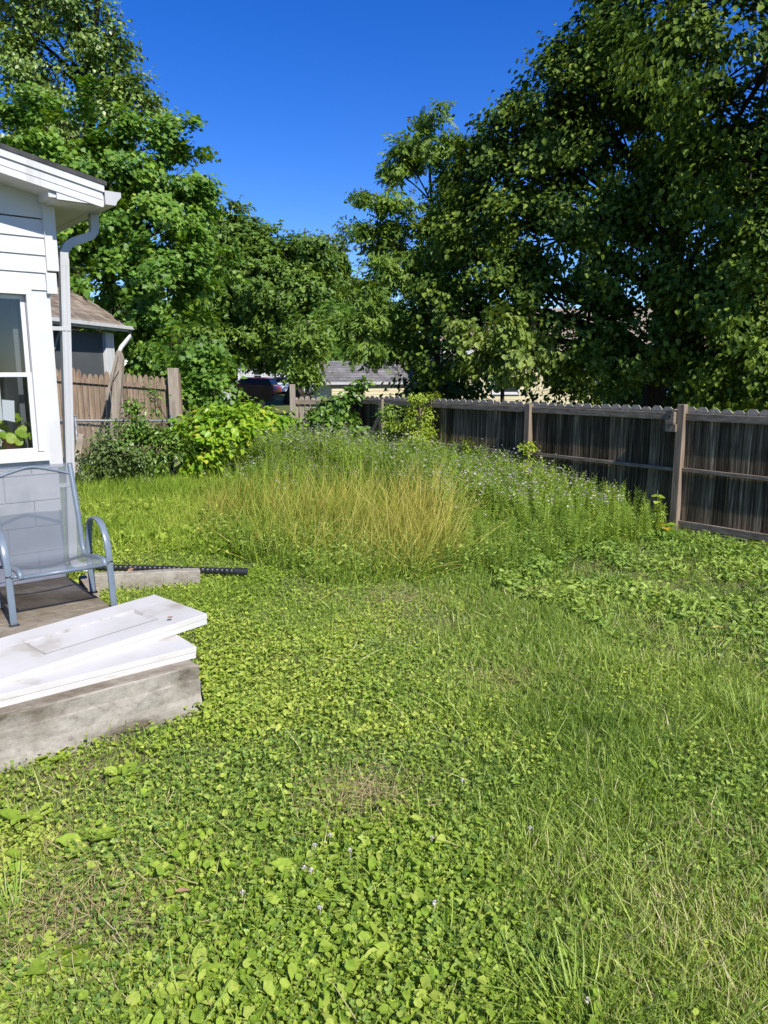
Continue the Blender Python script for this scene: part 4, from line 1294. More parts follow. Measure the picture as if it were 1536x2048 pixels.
def car(label, pos, rot, paint, cat='car'):
    t = thing('parked_car', label, cat, pos, 'cars parked beyond the yard')
    ex = np.array([math.cos(rot), math.sin(rot), 0]); ey = np.array([-math.sin(rot), math.cos(rot), 0])
    q = lambda a, b_, z: np.asarray(pos, float) + ex * a + ey * b_ + Z * z
    def loft(mb, secs, smooth=True):
        """secs: (a, halfwidth bottom, halfwidth top, z bottom, z top)"""
        vs = []; fs = []
        for (a, wb, wt, zb, zt) in secs:
            vs += [q(a, -wb, zb), q(a, -wb * 1.02, (zb + zt) / 2), q(a, -wt, zt), q(a, wt, zt), q(a, wb * 1.02, (zb + zt) / 2), q(a, wb, zb)]
        for i in range(len(secs) - 1):
            for j in range(6):
                fs.append((i * 6 + j, i * 6 + (j + 1) % 6, (i + 1) * 6 + (j + 1) % 6, (i + 1) * 6 + j))
        fs += [tuple(range(6))[::-1], tuple((len(secs) - 1) * 6 + j for j in range(6))]
        mb.add(vs, fs, smooth=False)
    mb = MB(); loft(mb, [(-2.25, .72, .70, .42, .72), (-2.1, .85, .8, .3, .86), (-1.2, .88, .82, .25, .95), (.7, .88, .82, .25, .95), (1.7, .87, .8, .28, .86), (2.15, .8, .72, .35, .72), (2.28, .66, .62, .42, .6)])
    loft(mb, [(-1.75, .70, .55, 1.36, 1.40), (-1.4, .68, .60, 1.38, 1.47), (.1, .66, .6, 1.38, 1.48), (.45, .62, .55, 1.34, 1.40)]); mb.build('body', paint, t, bevel=.03)
    mb = MB(); loft(mb, [(-2.0, .80, .7, .93, 1.0), (-1.7, .80, .66, .93, 1.36), (.3, .80, .64, .94, 1.37), (1.05, .78, .70, .92, .97)]); mb.build('windows', M['car_glass'], t)
    for a in (-1.35, 1.35):
        for s in (-1, 1):
            mb = MB(); mb.tube([q(a, s * .70, .32), q(a, s * .90, .32)], .32, 16, ref=Z, smooth=False); wh = mb.build('wheel', M['tyre'], t)
            mb = MB(); mb.tube([q(a, s * .895, .32), q(a, s * .91, .32)], .19, 12, ref=Z, smooth=False); mb.build('rim', M['galv'], wh)
    for s in (-1, 1):
        mb = MB(); mb.box(q(2.2, s * .58, .68), (.12, .22, .1), (ex, ey, Z)); mb.build('headlight', M['frame_white'], t)
    return t
p = at(592, 768, 62); car('white parked car seen just left of the pale fence post', (p[0], p[1], .12), R(-12), M['car_white'])
p = at(497, 772, 55); car('red parked car partly behind the long black trailer', (p[0], p[1], .05), R(170), M['car_red'])
trl = thing('cargo_trailer', 'long black box trailer beyond the yellow green bush', 'trailer', tuple(at(505, 790, 38)[:2]) + (0,))
tA, tB = at(463, 770, 37), at(546, 771, 38.5)
tz = 1.22
mb = MB(); mid = (tA + tB) / 2; dt = tB - tA; dt[2] = 0; lt = np.linalg.norm(dt); dt /= lt; nt_ = np.array([-dt[1], dt[0], 0])
mid[2] = 0
mb.box(mid + nt_ * .9 + Z * (.45 + tz) / 2 * 1, (lt, 1.8, tz - .45), (dt, nt_, Z)); mb.build('body', M['trailer_black'], trl, bevel=.03)
for s in (-.4, .4):
    mb = MB(); mb.tube([mid + dt * s + nt_ * .05 + Z * .32, mid + dt * s + nt_ * .28 + Z * .32], .31, 14, ref=Z, smooth=False); mb.build('wheel', M['tyre'], trl)
mb = MB(); mb.beam(mid - dt * (lt / 2) + nt_ * .9 + Z * .4, mid - dt * (lt / 2 + .9) + nt_ * .9 + Z * .4, .08, .08); mb.build('tow_bar', M['galv'], trl)
sg = thing('board_sign', 'pale grey board standing left of the black trailer', 'board', tuple(at(451, 790, 33)[:2]) + (0,))
q = at(451, 790, 33)
mb = MB(); mb.box((q[0], q[1], .98), (.50, .04, .55), (np.array([1., 0, 0]), np.array([0, 1., 0]), Z)); mb.build('panel', M['white_dirty'], sg)
mb = MB(); mb.box((q[0] - .2, q[1] + .05, .6), (.05, .05, 1.3), (np.array([1., 0, 0]), np.array([0, 1., 0]), Z)); mb.box((q[0] + .2, q[1] + .05, .6), (.05, .05, 1.3), (np.array([1., 0, 0]), np.array([0, 1., 0]), Z)); mb.build('legs', M['galv'], sg)

# ================================================================== TREES
def gp(x, Y):
    q = at(x, 745, Y); return np.array([q[0], q[1], 0.])

# dark broad tree on the right, beyond the fence; its crown reaches up and towards the sun out of the frame
b = gp(1290, 15.5)
tree('dark_tree', 'large dark leafy tree filling the upper right beyond the wooden fence', 'tree', b, at(1330, 60, 15.5), .26,
     [L(1270, 90, 14.2, 1.05), L(1195, 170, 14.5, .95), L(1330, -20, 14, 1.5), L(1165, 85, 14.6, .35), L(1150, 160, 14.5, .75), L(1065, 265, 14.7, .72), L(1000, 285, 14.9, .62), L(1120, 230, 14.4, .9), L(1420, 160, 13, 1.9), L(1095, 310, 14.5, 1.1), L(1240, 300, 14, 1.5), L(1390, 380, 13.2, 1.6), L(1500, 330, 12, 1.6),
      L(1020, 400, 14.8, 1.15), L(960, 330, 15, .75), L(1120, 480, 14.2, 1.3), L(1260, 520, 14, 1.3), L(1420, 560, 13.2, 1.3), L(960, 510, 14.8, 1.0), L(1010, 610, 14.2, 1.0), L(1150, 630, 14, 1.0),
      L(1300, 660, 13.6, 1.0), L(1460, 680, 12.8, 1.1), L(900, 610, 15, .8), L(870, 690, 15, .7), L(1420, 730, 13.2, .7), L(1530, 720, 12.6, .8), L(1220, 720, 13.6, .6), L(1540, 560, 12, 1.4), L(1540, 130, 11.5, 1.9),
      (np.array([6.8, 12.6, 10.0]), 2.2), (np.array([8.8, 12.3, 7.0]), 2.2), (np.array([6.4, 13.8, 12.4]), 2.0), (np.array([8.6, 13.5, 4.2]), 2.0)],
     tpl_oval(.40, .10, -.12), M['l_right'], 138000, .105, droop=.75, per_tip=14, spread=.125, twigs=12, shell=2.4, clump=.11)
# lighter young growth hanging low in front of it
b = gp(1010, 13.4)
tree('young_tree', 'lighter green young tree with drooping sprays just above the middle of the fence', 'tree', b, at(1010, 640, 13.3), .06,
     [L(1000, 655, 13.0, .52), L(1075, 650, 13.2, .42), L(950, 700, 13.2, .45), L(1040, 720, 13.0, .5), L(975, 745, 13.2, .42), L(1100, 700, 13.2, .4)],
     tpl_oval(.38, .1, -.12), M['l_spray'], 2600, .115, droop=.8, per_tip=12, spread=.10, twigs=8, shell=2.0, clump=.16)
# tree with feathery compound leaves left of the dark tree
b = gp(872, 16.5)
tree('feathery_tree', 'slender tree with feathery compound leaves, left edge of the dark tree', 'tree', b, at(858, 330, 16.2), .10,
     [L(865, 275, 16, (.26, .3, .55)), L(850, 235, 16, (.14, .2, .28)), L(812, 320, 16, (.24, .3, .42)), L(795, 345, 16, (.16, .2, .3)), L(925, 340, 16, .5), L(890, 400, 16, .45), L(748, 400, 15.6, (.26, .3, .22)), L(735, 385, 15.6, .14), L(785, 420, 15.8, (.26, .3, .22)), L(712, 448, 15.6, (.22, .2, .14)), L(745, 480, 15.8, (.28, .3, .26)),
      L(835, 490, 16, .5), L(790, 540, 16, .42), L(860, 580, 16, .55), L(770, 620, 15.8, .45), L(738, 590, 15.6, (.3, .3, .34)), L(820, 660, 15.8, .5), L(745, 680, 15.4, .42), L(900, 490, 16.2, .55), L(722, 640, 15.6, .3)],
     T_TUFTS, M['l_sapling'], 5600, .27, droop=.35, per_tip=6, spread=.10, twigs=10, shell=1.8, clump=.2)
# left: bright maple, and taller pale-leaved poplar behind it
b = gp(240, 19.5)
tree('maple_tree', 'bright green maple rising behind the neighbouring porch at left', 'tree', b, at(215, 330, 19.5), .2,
     [L(60, 330, 18.5, 1.6), L(160, 300, 19, 1.5), L(210, 390, 18.5, 1.5), L(310, 335, 19.5, 1.15), L(350, 290, 20, .65), L(375, 350, 20, .75), L(300, 450, 18.5, 1.4), L(370, 430, 19.5, .95), L(200, 510, 18, 1.3), L(320, 560, 18, 1.25),
      L(240, 620, 17.8, 1.0), L(345, 660, 18, 1.0), L(400, 530, 19.5, .8), L(300, 700, 18, .7), L(-60, 380, 17.5, 1.8), L(100, 450, 18, 1.4)],
     T_STAR, M['l_maple'], 44000, .13, droop=.5, per_tip=14, spread=.12, twigs=16, shell=3.2, clump=.085)
b = gp(400, 15.5)
tree('maple_sapling', 'leafy maple sapling beside the end post of the picket fence', 'tree', b, at(400, 700, 15.5), .05,
     [L(395, 700, 15.4, .42), L(350, 690, 15.6, .4), L(430, 740, 15.2, .36), L(385, 755, 15.2, .4), L(420, 790, 15, .4), L(370, 800, 15, .36)],
     T_STAR, M['l_maple'], 2000, .125, droop=.5, per_tip=8, spread=.16, twigs=8)
b = gp(120, 29)
tree('poplar_tree', 'tall pale leaved poplar with gaps of sky, top left corner', 'tree', b, at(200, -60, 29), .34,
     [L(18, 40, 28, (.9, 1.2, 1.6)), L(45, 150, 28, (.9, 1.2, 1.3)), L(62, 20, 28, (.35, .8, 1.2)), L(66, 120, 28, (.35, .8, .9)), L(125, 20, 28, (.7, 1.2, 1.3)), L(165, 60, 28, (.9, 1.2, 1.2)), L(215, 75, 28.5, (.7, .9, 1.0)), L(235, 130, 28.6, (.5, .8, .9)), L(165, 160, 28.5, (1.1, 1.2, 1.0)), L(245, 200, 28.5, .95), L(285, 170, 28.8, (.45, .6, .5)), L(305, 215, 28.8, (.4, .5, .5)), L(225, 265, 28, 1.1), L(110, 230, 28, (1.2, 1.2, .8)), L(100, 300, 28, 1.4), L(10, 290, 27, 1.6), L(130, -100, 28, 1.6), L(20, -120, 28, 1.6)],
     tpl_oval(.42, .08, -.05), M['l_poplar'], 27000, .15, droop=.6, per_tip=12, spread=.20, twigs=18, shell=1.9, rbias=.05, clump=.15)
# dark trees at the back, middle
b = gp(452, 44)
tree('shade_tree', 'dark spreading tree at the back of the yard, right of the bright maple', 'tree', b, at(500, 500, 44), .45,
     [L(448, 445, 43, 1.0), L(490, 488, 43, 1.1), L(415, 480, 43, 1.4), L(470, 515, 43, 1.7), L(545, 525, 43, 1.6), L(610, 530, 43, 1.7), L(640, 520, 44, 1.0), L(660, 540, 44, .7), L(435, 450, 44, 1.0), L(430, 560, 42, 2.0), L(510, 580, 42, 2.0), L(590, 590, 42, 1.8), L(470, 650, 42, 1.6), L(545, 650, 42, 1.3), L(610, 640, 43, 1.0), L(430, 690, 41, 1.3)],
     T_SPRAYS, M['l_far'], 19000, .42, droop=.4, per_tip=8, spread=.26, twigs=14, shell=3.0, clump=.12)
b = gp(585, 47)
tree('shade_tree', 'dark trunked tree standing behind the pale fence post, middle of the back', 'tree', b, at(590, 560, 47), .55,
     [L(600, 560, 47, 1.6), L(640, 600, 47, 1.3), L(575, 610, 46, 1.2), L(600, 690, 46, .9), L(560, 700, 46, 1.0), L(520, 700, 46, 1.0)],
     T_SPRAYS, M['l_far'], 4400, .46, droop=.4, per_tip=7, spread=.32, twigs=12)
b = gp(655, 52)
tree('thin_tree', 'thin pale tree with sparse leaves behind the shed', 'tree', b, at(655, 520, 52), .22,
     [L(655, 510, 52, 1.0), L(670, 560, 52, 1.2), L(690, 580, 52, .9), L(645, 590, 52, 1.1), L(690, 640, 52, 1.2), L(660, 660, 52, 1.2)],
     T_SPRAYS, M['l_pale'], 1900, .62, droop=.4, per_tip=6, spread=.5, twigs=14, shell=1.6)
b = gp(622, 27)
tree('ivy_tree', 'narrow vine covered tree directly behind the pale fence post', 'tree', b, at(618, 640, 27), .10,
     [L(618, 655, 26.8, (.5, .55, .7)), L(608, 710, 26.8, (.5, .6, .7)), L(630, 690, 27, .4), L(598, 735, 26.8, .4), L(615, 755, 26.5, .35)],
     T_OBO, M['l_far'], 2800, .19, droop=.5, per_tip=9, spread=.22, twigs=10, bark='bark_light', shell=1.8, rbias=.12)
b = gp(672, 32)
tree('bright_sapling', 'bright yellow green sapling left of the shed roof', 'tree', b, at(680, 640, 32), .09,
     [L(680, 640, 32, .75), L(665, 680, 32, .7), L(700, 690, 32.5, .6), L(672, 720, 31.5, .5)],
     T_PIN, M['l_maple'], 700, .55, droop=.4, per_tip=5, spread=.3, twigs=8)
# wood behind everything on the right, lower row of shrubs behind the fence
for (x, Y, y0, r, lab) in ((1180, 20, 760, 1.0, 'dark bush behind the fence under the middle of the dark tree'), (1330, 18, 770, .9, 'dark bush behind the fence near the tall post with the birdhouse'),
                           (900, 19, 760, .8, 'dark bush behind the fence, right of the cream shed'), (1490, 15, 770, .8, 'dark bush behind the fence at the right edge of the photo')):
    b = gp(x, Y)
    tree('background_bush', lab, 'bush', b, at(x, y0, Y), .06, [L(x, y0, Y, r), L(x - 60, y0 + 10, Y, r * .8), L(x + 70, y0 + 5, Y, r * .8), L(x + 10, y0 + 40, Y, r)], T_OVAL, M['l_right'], 3200, .16, droop=.6, per_tip=9, spread=.2, twigs=6, group='bushes behind the fence')
# far wood line closing the horizon
for (x, Y, h, lab) in ((330, 62, 9, 'distant tree seen left of the dark spreading tree'), (770, 75, 7, 'distant tree behind the cream shed roof'), (940, 60, 8, 'distant tree behind the feathery tree'),
                       (1250, 55, 7, 'distant tree behind the cream house'), (60, 55, 10, 'distant tree behind the poplar at the left edge'), (1480, 50, 7, 'distant tree at the right edge behind the dark tree'), (420, 95, 8, 'far tree beyond the red roofed house')):
    b = gp(x, Y)
    c = b + Z * h * .55
    tree('distant_tree', lab, 'tree', b, b + Z * h * .7, .3, [(c + np.array([RNG.normal(0, 1.6), RNG.normal(0, 1), RNG.normal(0, 1.2)]), RNG.uniform(1.6, 2.4)) for _ in range(5)], T_SPRAYS, M['l_far'], 1500, .95, droop=.4, per_tip=6, spread=.6, twigs=5, group='distant trees')

# ================================================================== SHRUBS AND VINES
def shrub(name, label, base, lobes, leaf, mat, n_, size, **k):
    base = np.asarray(base, float)
    top = base + Z * max(.15, max(c[2] for c, r in lobes) * .7)
    return tree(name, label, 'shrub', base, top, k.pop('r0', .02), lobes, leaf, mat, n_, size, twigs=k.pop('twigs', 12), **k)
shrub('yellow_green_bush', 'dense yellow green bush with orange tinted young leaves, centre left of the yard', gp(470, 13.4),
      [L(398, 860, 13.0, (.34, .36, .32)), L(440, 835, 13.3, (.34, .36, .26)), L(505, 838, 13.6, (.36, .36, .24)), L(555, 842, 13.8, (.28, .3, .26)), L(430, 895, 12.8, .36), L(500, 885, 13.2, .36), L(400, 912, 12.7, .28), L(550, 880, 13.6, .28), L(470, 865, 13.0, .34)],
      T_OVAL, M['l_bush'], 7500, .12, droop=.5, per_tip=7, spread=.085, shell=2.6, clump=.16, group=None)
shrub('hedge_shrub', 'dark green upright shrub against the chain link fence, below the leaning post', gp(262, 12.4),
      [L(262, 850, 12.4, (.22, .22, .24)), L(278, 815, 12.5, (.13, .14, .24)), L(255, 895, 12.3, (.28, .26, .26)), L(300, 880, 12.4, (.24, .24, .28))],
      T_OBO, M['l_vine'], 1700, .08, droop=.4, per_tip=8, spread=.08)
shrub('hedge_shrub', 'sprawling shrub between the picket fence end post and the yellow green bush', gp(335, 12.6),
      [L(322, 845, 12.6, (.15, .16, .26)), L(345, 895, 12.4, (.28, .26, .26)), L(315, 910, 12.3, .26), L(305, 800, 13.0, (.09, .1, .24))],
      T_OBO, M['l_vine'], 1400, .08, droop=.4, per_tip=8, spread=.09, rbias=.1)
shrub('hedge_shrub', 'low scrubby yellowing shrub at the foot of the chain link fence beside the downspout', gp(195, 12.2),
      [L(190, 890, 12.2, (.34, .3, .36)), L(225, 915, 12.1, .32), L(180, 925, 12.0, .28), L(275, 930, 12.0, .26)],
      T_OBO, M['l_pale'], 2000, .07, droop=.4, per_tip=8, spread=.09)
shrub('vine_mound', 'glossy dark green vine mound smothering the fence at its far end', gp(672, 13.9),
      [L(664, 822, 13.95, (.25, .22, .22)), L(640, 848, 13.9, (.18, .2, .22)), L(684, 838, 13.8, (.20, .2, .24)), L(690, 800, 13.9, (.18, .16, .10)), L(706, 788, 13.9, (.10, .10, .09)), L(722, 768, 13.9, (.05, .05, .13)), L(660, 868, 13.6, .22), L(718, 872, 13.4, .15)],
      T_OVAL, M['l_vine'], 3400, .115, droop=.6, per_tip=7, spread=.07, shell=2.6)
shrub('climbing_vine', 'bright yellow green fine leaved vine climbing a fence post', gp(842, 12.45),
      [L(836, 797, 12.5, (.13, .10, .08)), L(824, 835, 12.5, (.075, .08, .28)), L(854, 845, 12.4, (.075, .08, .32)), L(838, 885, 12.2, (.16, .15, .22)), L(870, 796, 12.6, (.10, .07, .06)), L(796, 850, 12.5, (.12, .07, .04)), L(845, 905, 12.0, (.18, .17, .2))],
      T_OBO, M['l_brightvine'], 4200, .05, droop=.6, per_tip=8, spread=.05, shell=2.0)
shrub('climbing_vine', 'small bright vine reaching up the fence post nearest the middle, above the weeds', gp(1052, 10.7),
      [L(1052, 910, 10.7, (.10, .10, .18)), L(1045, 945, 10.6, (.18, .14, .14)), L(935, 900, 11.5, (.05, .05, .18))], T_OBO, M['l_brightvine'], 1000, .055, droop=.6, per_tip=7, spread=.05)
shrub('thistle_plant', 'greyish upright weed between the vine mound and a fence post', gp(790, 13.0), [L(785, 832, 13.0, (.14, .14, .22)), L(800, 855, 12.9, .18)], T_LANCE, M['l_weed'], 800, .09, droop=.3, per_tip=7, spread=.08)
# milkweed by the near post
def stalk_plant(name, label, base, h, n_, lf, mat, seed, size, lean=(0, 0)):
    t = thing(name, label, 'plant', base)
    rg = np.random.default_rng(seed)
    base = np.asarray(base, float); top = base + np.array([lean[0], lean[1], h])
    mb = MB(); pth = bez(base - Z * .03, top, .02, 8); mb.tube(pth, .006, 6, [1 - .6 * i / 7 for i in range(8)], ref=np.array([1., 0, 0])); mb.build('stem', mat, t)
    cl = Cloud()
    pos = []; D = []; sz = []
    for i in range(n_):
        tt = .15 + .83 * (i / 2 // 1) / (n_ / 2)
        az = (i % 2) * math.pi + (i // 2) * 1.45 + rg.normal(0, .2)
        d = np.array([math.cos(az), math.sin(az), .55 + .4 * tt])
        pos.append(base + (top - base) * tt); D.append(d); sz.append(size * (1 - .5 * abs(tt - .4)) * rg.uniform(.85, 1.1))
    pos, D = np.array(pos), nrm(np.array(D))
    X, Yv, N = frames(np.tile(Z, (n_, 1)) + .2 * rg.normal(size=(n_, 3)), D)
    cl.put(lf, pos, X, Yv, N, np.array(sz), rg.random(n_))
    cl.build('leaves', mat, t)
    return t
q = G(1316, 1062, -.05); stalk_plant('tall_milkweed', 'tall single stemmed plant with broad pale leaves beside the tall fence post', q, .50, 14, T_OVAL, M['l_brightvine'], 3, .14, (-.04, 0))
q = G(1330, 1075, -.05); stalk_plant('leafy_weed', 'short broad leaved weed at the foot of the tall fence post', q, .2, 10, T_OVAL, M['l_bush'], 4, .15)
for k, (x, y, lab) in enumerate(((1405, 1092, 'leafy weed under the bottom fence rail, nearest the tall post'), (1455, 1105, 'leafy weed under the bottom fence rail, the larger one in the middle'), (1500, 1108, 'leafy weed under the bottom fence rail, nearest the right edge'))):
    q = G(x, y, -.05); stalk_plant('leafy_weed', lab, q, .12 + .05 * (k == 1), 10, T_OVAL, M['l_weed'], 10 + k, .11)

# ================================================================== GROUND VEGETATION (uncountable)
def sector(n_, r0, r1, p, half=R(43)):
    """points in a wide sector of yard spreading from just behind the viewpoint, denser near"""
    n_ = int(n_ * 1.45)
    r0, r1 = r0 + .8, r1 + .8
    u = RNG.random(n_)
    k = 2 - p
    r = (r0 ** k + u * (r1 ** k - r0 ** k)) ** (1 / k)
    a = RNG.uniform(-half, half, n_)
    return np.sin(a) * r, np.cos(a) * r - 1.0, r - .8


def clear(x, y, pad=.0):
    """True where nothing built stands"""
    a = (x - P0[0]) * U[0] + (y - P0[1]) * U[1]
    b_ = (x - P0[0]) * W[0] + (y - P0[1]) * W[1]
    slab = (a < .01 + pad) & (b_ > -.02 - pad)
    slab &= b_ < 20
    hs = (a < .06) & (b_ > 2.3)
    d = (x - F0[0]) * U[0] + (y - F0[1]) * U[1]
    return ~slab & ~hs & (d < -.02)


def poly_px(pts): return [tuple(G(x, y)[:2]) for x, y in pts]
Z_THICK = poly_px([(1345, 1062), (1240, 1085), (1120, 1110), (1010, 1145), (900, 1162), (860, 1130), (780, 1040), (600, 985), (440, 960), (420, 925), (480, 905), (590, 868), (720, 850)]) + [tuple((F0 + W * s - U * .12)[:2]) for s in (8, 4, 0)]
Z_GOLD = poly_px([(430, 985), (400, 1060), (470, 1130), (600, 1158), (760, 1178), (885, 1172), (910, 1120), (800, 1030), (640, 985)])
Z_LEFT = poly_px([(140, 945), (150, 1060), (230, 1100), (380, 1105), (470, 1130), (420, 1040), (460, 960), (380, 940)])
Z_SOILWEED = poly_px([(1000, 1140), (1120, 1105), (1345, 1062), (1560, 1090), (1900, 1150), (1900, 1420), (1536, 1360), (1250, 1290), (1080, 1230)])


def upright(n_, lean=.35):
    N = Z[None] * 1.0 + RNG.normal(size=(n_, 3)) * lean
    return N


def ground_leaves(cl, tpl, x, y, size, hgt, tilt, rnd, w=None):
    n_ = len(x)
    pos = np.stack([x, y, gz(x, y) + hgt], -1)
    N = nrm(Z[None] + RNG.normal(size=(n_, 3)) * tilt + np.array(SDIR)[None] * .15)
    az = RNG.uniform(0, 2 * math.pi, n_)
    D = np.stack([np.cos(az), np.sin(az), RNG.normal(0, .2, n_)], -1)
    X, Yv, N = frames(N, D)
    cl.put(tpl, pos - Yv * (size * .5)[:, None], X, Yv, N, size, rnd, w)


def blades(cl, x, y, length, width, lean, rnd, leandir=None, leanamt=0):
    n_ = len(x)
    pos = np.stack([x, y, gz(x, y) - .01], -1)
    D = nrm(Z[None] + RNG.normal(size=(n_, 3)) * lean[:, None] * np.array([1, 1, .2]) + (0 if leandir is None else np.asarray(leandir)[None] * leanamt))
    az = RNG.uniform(0, 2 * math.pi, n_)
    N = np.stack([np.cos(az), np.sin(az), np.zeros(n_)], -1)
    N = N - D * np.sum(N * D, -1, keepdims=True)
    X, Yv, N = frames(N, D)
    ch = RNG.integers(0, 4, n_)
    for q_ in range(4):
        s = ch == q_
        cl.put(T_BLADES[q_], pos[s], X[s], Yv[s], N[s], length[s], rnd[s], (width / length)[s])


def wob(x, y, s_, amp, seed):
    return x + amp * (fbm(x, y, s_, seed) - .5), y + amp * (fbm(x, y, s_, seed + 9) - .5)


def inz(x, y, poly, amp=.9, s_=1.1, seed=200):
    return inpoly(*wob(x, y, s_, amp, seed), poly)


def sig(v): return 1 / (1 + np.exp(-v))


def f_patch(x, y):        # islands of fine grey green turf without broad leaves
    return np.clip((fbm(x, y, 1.25, 131) - .50) * 9, 0, 1)


def f_big(x, y):          # violets and plantain: by the slab and along the left and the bottom
    lft = sig(-(x + .35) * 3.0) * sig((4.4 - y) * 2.5)
    bot = np.exp(-((x + .15) ** 2 / .9 + (y - 2.15) ** 2 / .28))
    slabfoot = np.exp(-((x + 1.1) ** 2 / .4 + (y - 3.6) ** 2 / .5))
    return np.clip(lft * (.25 + 1.4 * (fbm(x, y, 1.6, 41) - .25)) + .7 * bot + .7 * slabfoot, .02, 1) * (1 - .88 * f_patch(x, y))


def f_small(x, y):        # small creeping leaves: the mown middle
    mid = sig(-(x - .95 - .10 * (y - 3)) * 2.6)
    return np.clip(mid * (.2 + 2.0 * (fbm(x, y, 1.5, 43) - .22)) + .14, .04, 1) * (1 - .72 * f_patch(x, y))


def f_grass(x, y):        # long grass: the right half, some tufts on the left
    side = sig((x - .45 - .13 * (y - 3)) * 2.4)
    tuft = np.clip((fbm(x, y, 1.4, 31) - .53) * 7, 0, .75)
    nearleft = np.exp(-((x + 1.05) ** 2 + (y - 2.35) ** 2) / .16) * .8
    return np.clip(.26 + side * (.45 + .8 * fbm(x, y, 1.3, 33)) + tuft + nearleft, 0, 1)


BARE = [(G(px, py)[:2], rad) for px, py, rad in ((150, 1820, .26), (260, 1870, .16), (705, 1605, .13), (745, 1575, .10), (1025, 1375, .20), (795, 1200, .20), (1180, 1135, .28), (1300, 1120, .22), (1440, 1255, .26), (1330, 1190, .2), (1500, 1180, .25), (1180, 1480, .10), (1290, 1720, .10), (1440, 1690, .10), (600, 1320, .12), (900, 1480, .12), (330, 1620, .10), (880, 1240, .3))]


def bare(x, y):
    f = np.zeros(len(x))
    for (c, rad) in BARE:
        f = np.maximum(f, np.exp(-((x - c[0]) ** 2 + (y - c[1]) ** 2) / rad ** 2))
    return RNG.random(len(x)) > .88 * f * (.55 + .9 * fbm(x, y, 6, 77)).clip(0, 1)


T_HEART = (np.array([(0, .10, -.04), (-.22, -.02, .04), (-.46, .18, .13), (-.44, .5, .15), (-.24, .8, .05), (0, 1.0, -.10), (.24, .8, .05), (.44, .5, .13), (.46, .18, .12), (.22, -.02, .04)], float),
           [(0, 3, 2, 1), (0, 5, 4, 3), (0, 9, 8, 7), (0, 7, 6, 5)])

# (1) violets, plantain: broad bright leaves
cl = Cloud()
x, y, r = sector(34000, 1.5, 6.5, 1.25)
keep = clear(x, y) & bare(x, y) & (RNG.random(len(x)) < f_big(x, y))
x, y, r = x[keep], y[keep], r[keep]
sz = (.011 + .026 * RNG.random(len(x)) ** 1.7) * (.7 + .6 * fbm(x, y, .9, 51))
rn = np.clip(.55 * RNG.random(len(x)) + .9 * (fbm(x, y, .8, 52) - .22), 0, 1)
hh = RNG.uniform(.015, .075, len(x))
ch = RNG.random(len(x))
for tp_, lo, hi in ((T_HEART, 0, .42), (T_ROUND, .42, .56), (T_OVAL, .56, .80), (T_OBO, .80, 1.01)):
    s = (ch >= lo) & (ch < hi)
    k_ = 1.0 if hi < .6 else (1.35 if hi < .9 else 1.8)
    ground_leaves(cl, tp_, x[s], y[s], sz[s] * k_, hh[s], .62, rn[s])
cl.build('violet_cover', M['l_clover']).__setitem__('kind', 'stuff')
# (2) small creeping leaves
cl = Cloud()
x, y, r = sector(240000, 1.5, 9.0, 1.1)
keep = clear(x, y) & bare(x, y) & (RNG.random(len(x)) < f_small(x, y)) & ~inz(x, y, Z_SOILWEED) & ~inz(x, y, Z_GOLD, .6)
x, y, r = x[keep], y[keep], r[keep]
sz = (.008 + .013 * RNG.random(len(x)) ** 1.5) * (.75 + .5 * fbm(x, y, 1.1, 53)) * (1 + .07 * np.clip(r - 2.5, 0, 6))
rn = np.clip(.66 * RNG.random(len(x)) + .9 * (fbm(x, y, .8, 54) - .30) + .12 + .14 * np.exp(-((y - 5.2) ** 2) / 1.4), 0, 1)
ch = RNG.random(len(x)); hh = RNG.uniform(.008, .05, len(x))
for tp_, lo, hi, k_ in ((T_HEART, 0, .36, 1.0), (T_OVAL, .36, .62, 1.25), (T_TRE, .62, .88, 1.15), (T_LANCE, .88, 1.01, 2.2)):
    s = (ch >= lo) & (ch < hi)
    ground_leaves(cl, tp_, x[s], y[s], sz[s] * k_, hh[s], .5, rn[s])
cl.build('creeping_cover', M['l_clover']).__setitem__('kind', 'stuff')
# (2b) darker trefoil clover patches
cl = Cloud()
x, y, r = sector(60000, 1.5, 7.0, 1.25)
keep = clear(x, y) & (RNG.random(len(x)) < np.clip((fbm(x, y, 1.3, 61) - .44) * 5, .02, 1)) & ~inz(x, y, Z_GOLD, .6)
x, y, r = x[keep], y[keep], r[keep]
ground_leaves(cl, T_TRE, x, y, RNG.uniform(.016, .030, len(x)), RNG.uniform(.02, .06, len(x)), .4, RNG.random(len(x)))
cl.build('trefoil_cover', M['l_weed']).__setitem__('kind', 'stuff')
# (3) lawn grass
cl = Cloud()
x, y, r = sector(460000, 1.45, 10.5, 1.2)
keep = clear(x, y) & bare(x, y) & (RNG.random(len(x)) < f_grass(x, y)) & ~(inz(x, y, Z_SOILWEED) & (RNG.random(len(x)) < .8))
x, y, r = x[keep], y[keep], r[keep]
tall = np.clip(2.6 * fbm(x, y, 1.2, 33) - .6, 0, 1) * sig((x - .4) * 2.4)
ln = RNG.uniform(.025, .07, len(x)) + .13 * tall * RNG.random(len(x)) ** 1.5
rn = np.clip(.7 * RNG.random(len(x)) + .8 * (fbm(x, y, .9, 71) - .36) + .5 * (RNG.random(len(x)) < .035), 0, 1)
blades(cl, x, y, ln, RNG.uniform(.0011, .0026, len(x)) * (1 + .07 * r), RNG.uniform(.25, .8, len(x)), rn)
cl.build('lawn_grass', M['l_grass']).__setitem__('kind', 'stuff')
cl = Cloud()
x, y, r = sector(170000, 1.45, 8.5, 1.2)
keep = clear(x, y) & (RNG.random(len(x)) < f_patch(x, y))
x, y, r = x[keep], y[keep], r[keep]
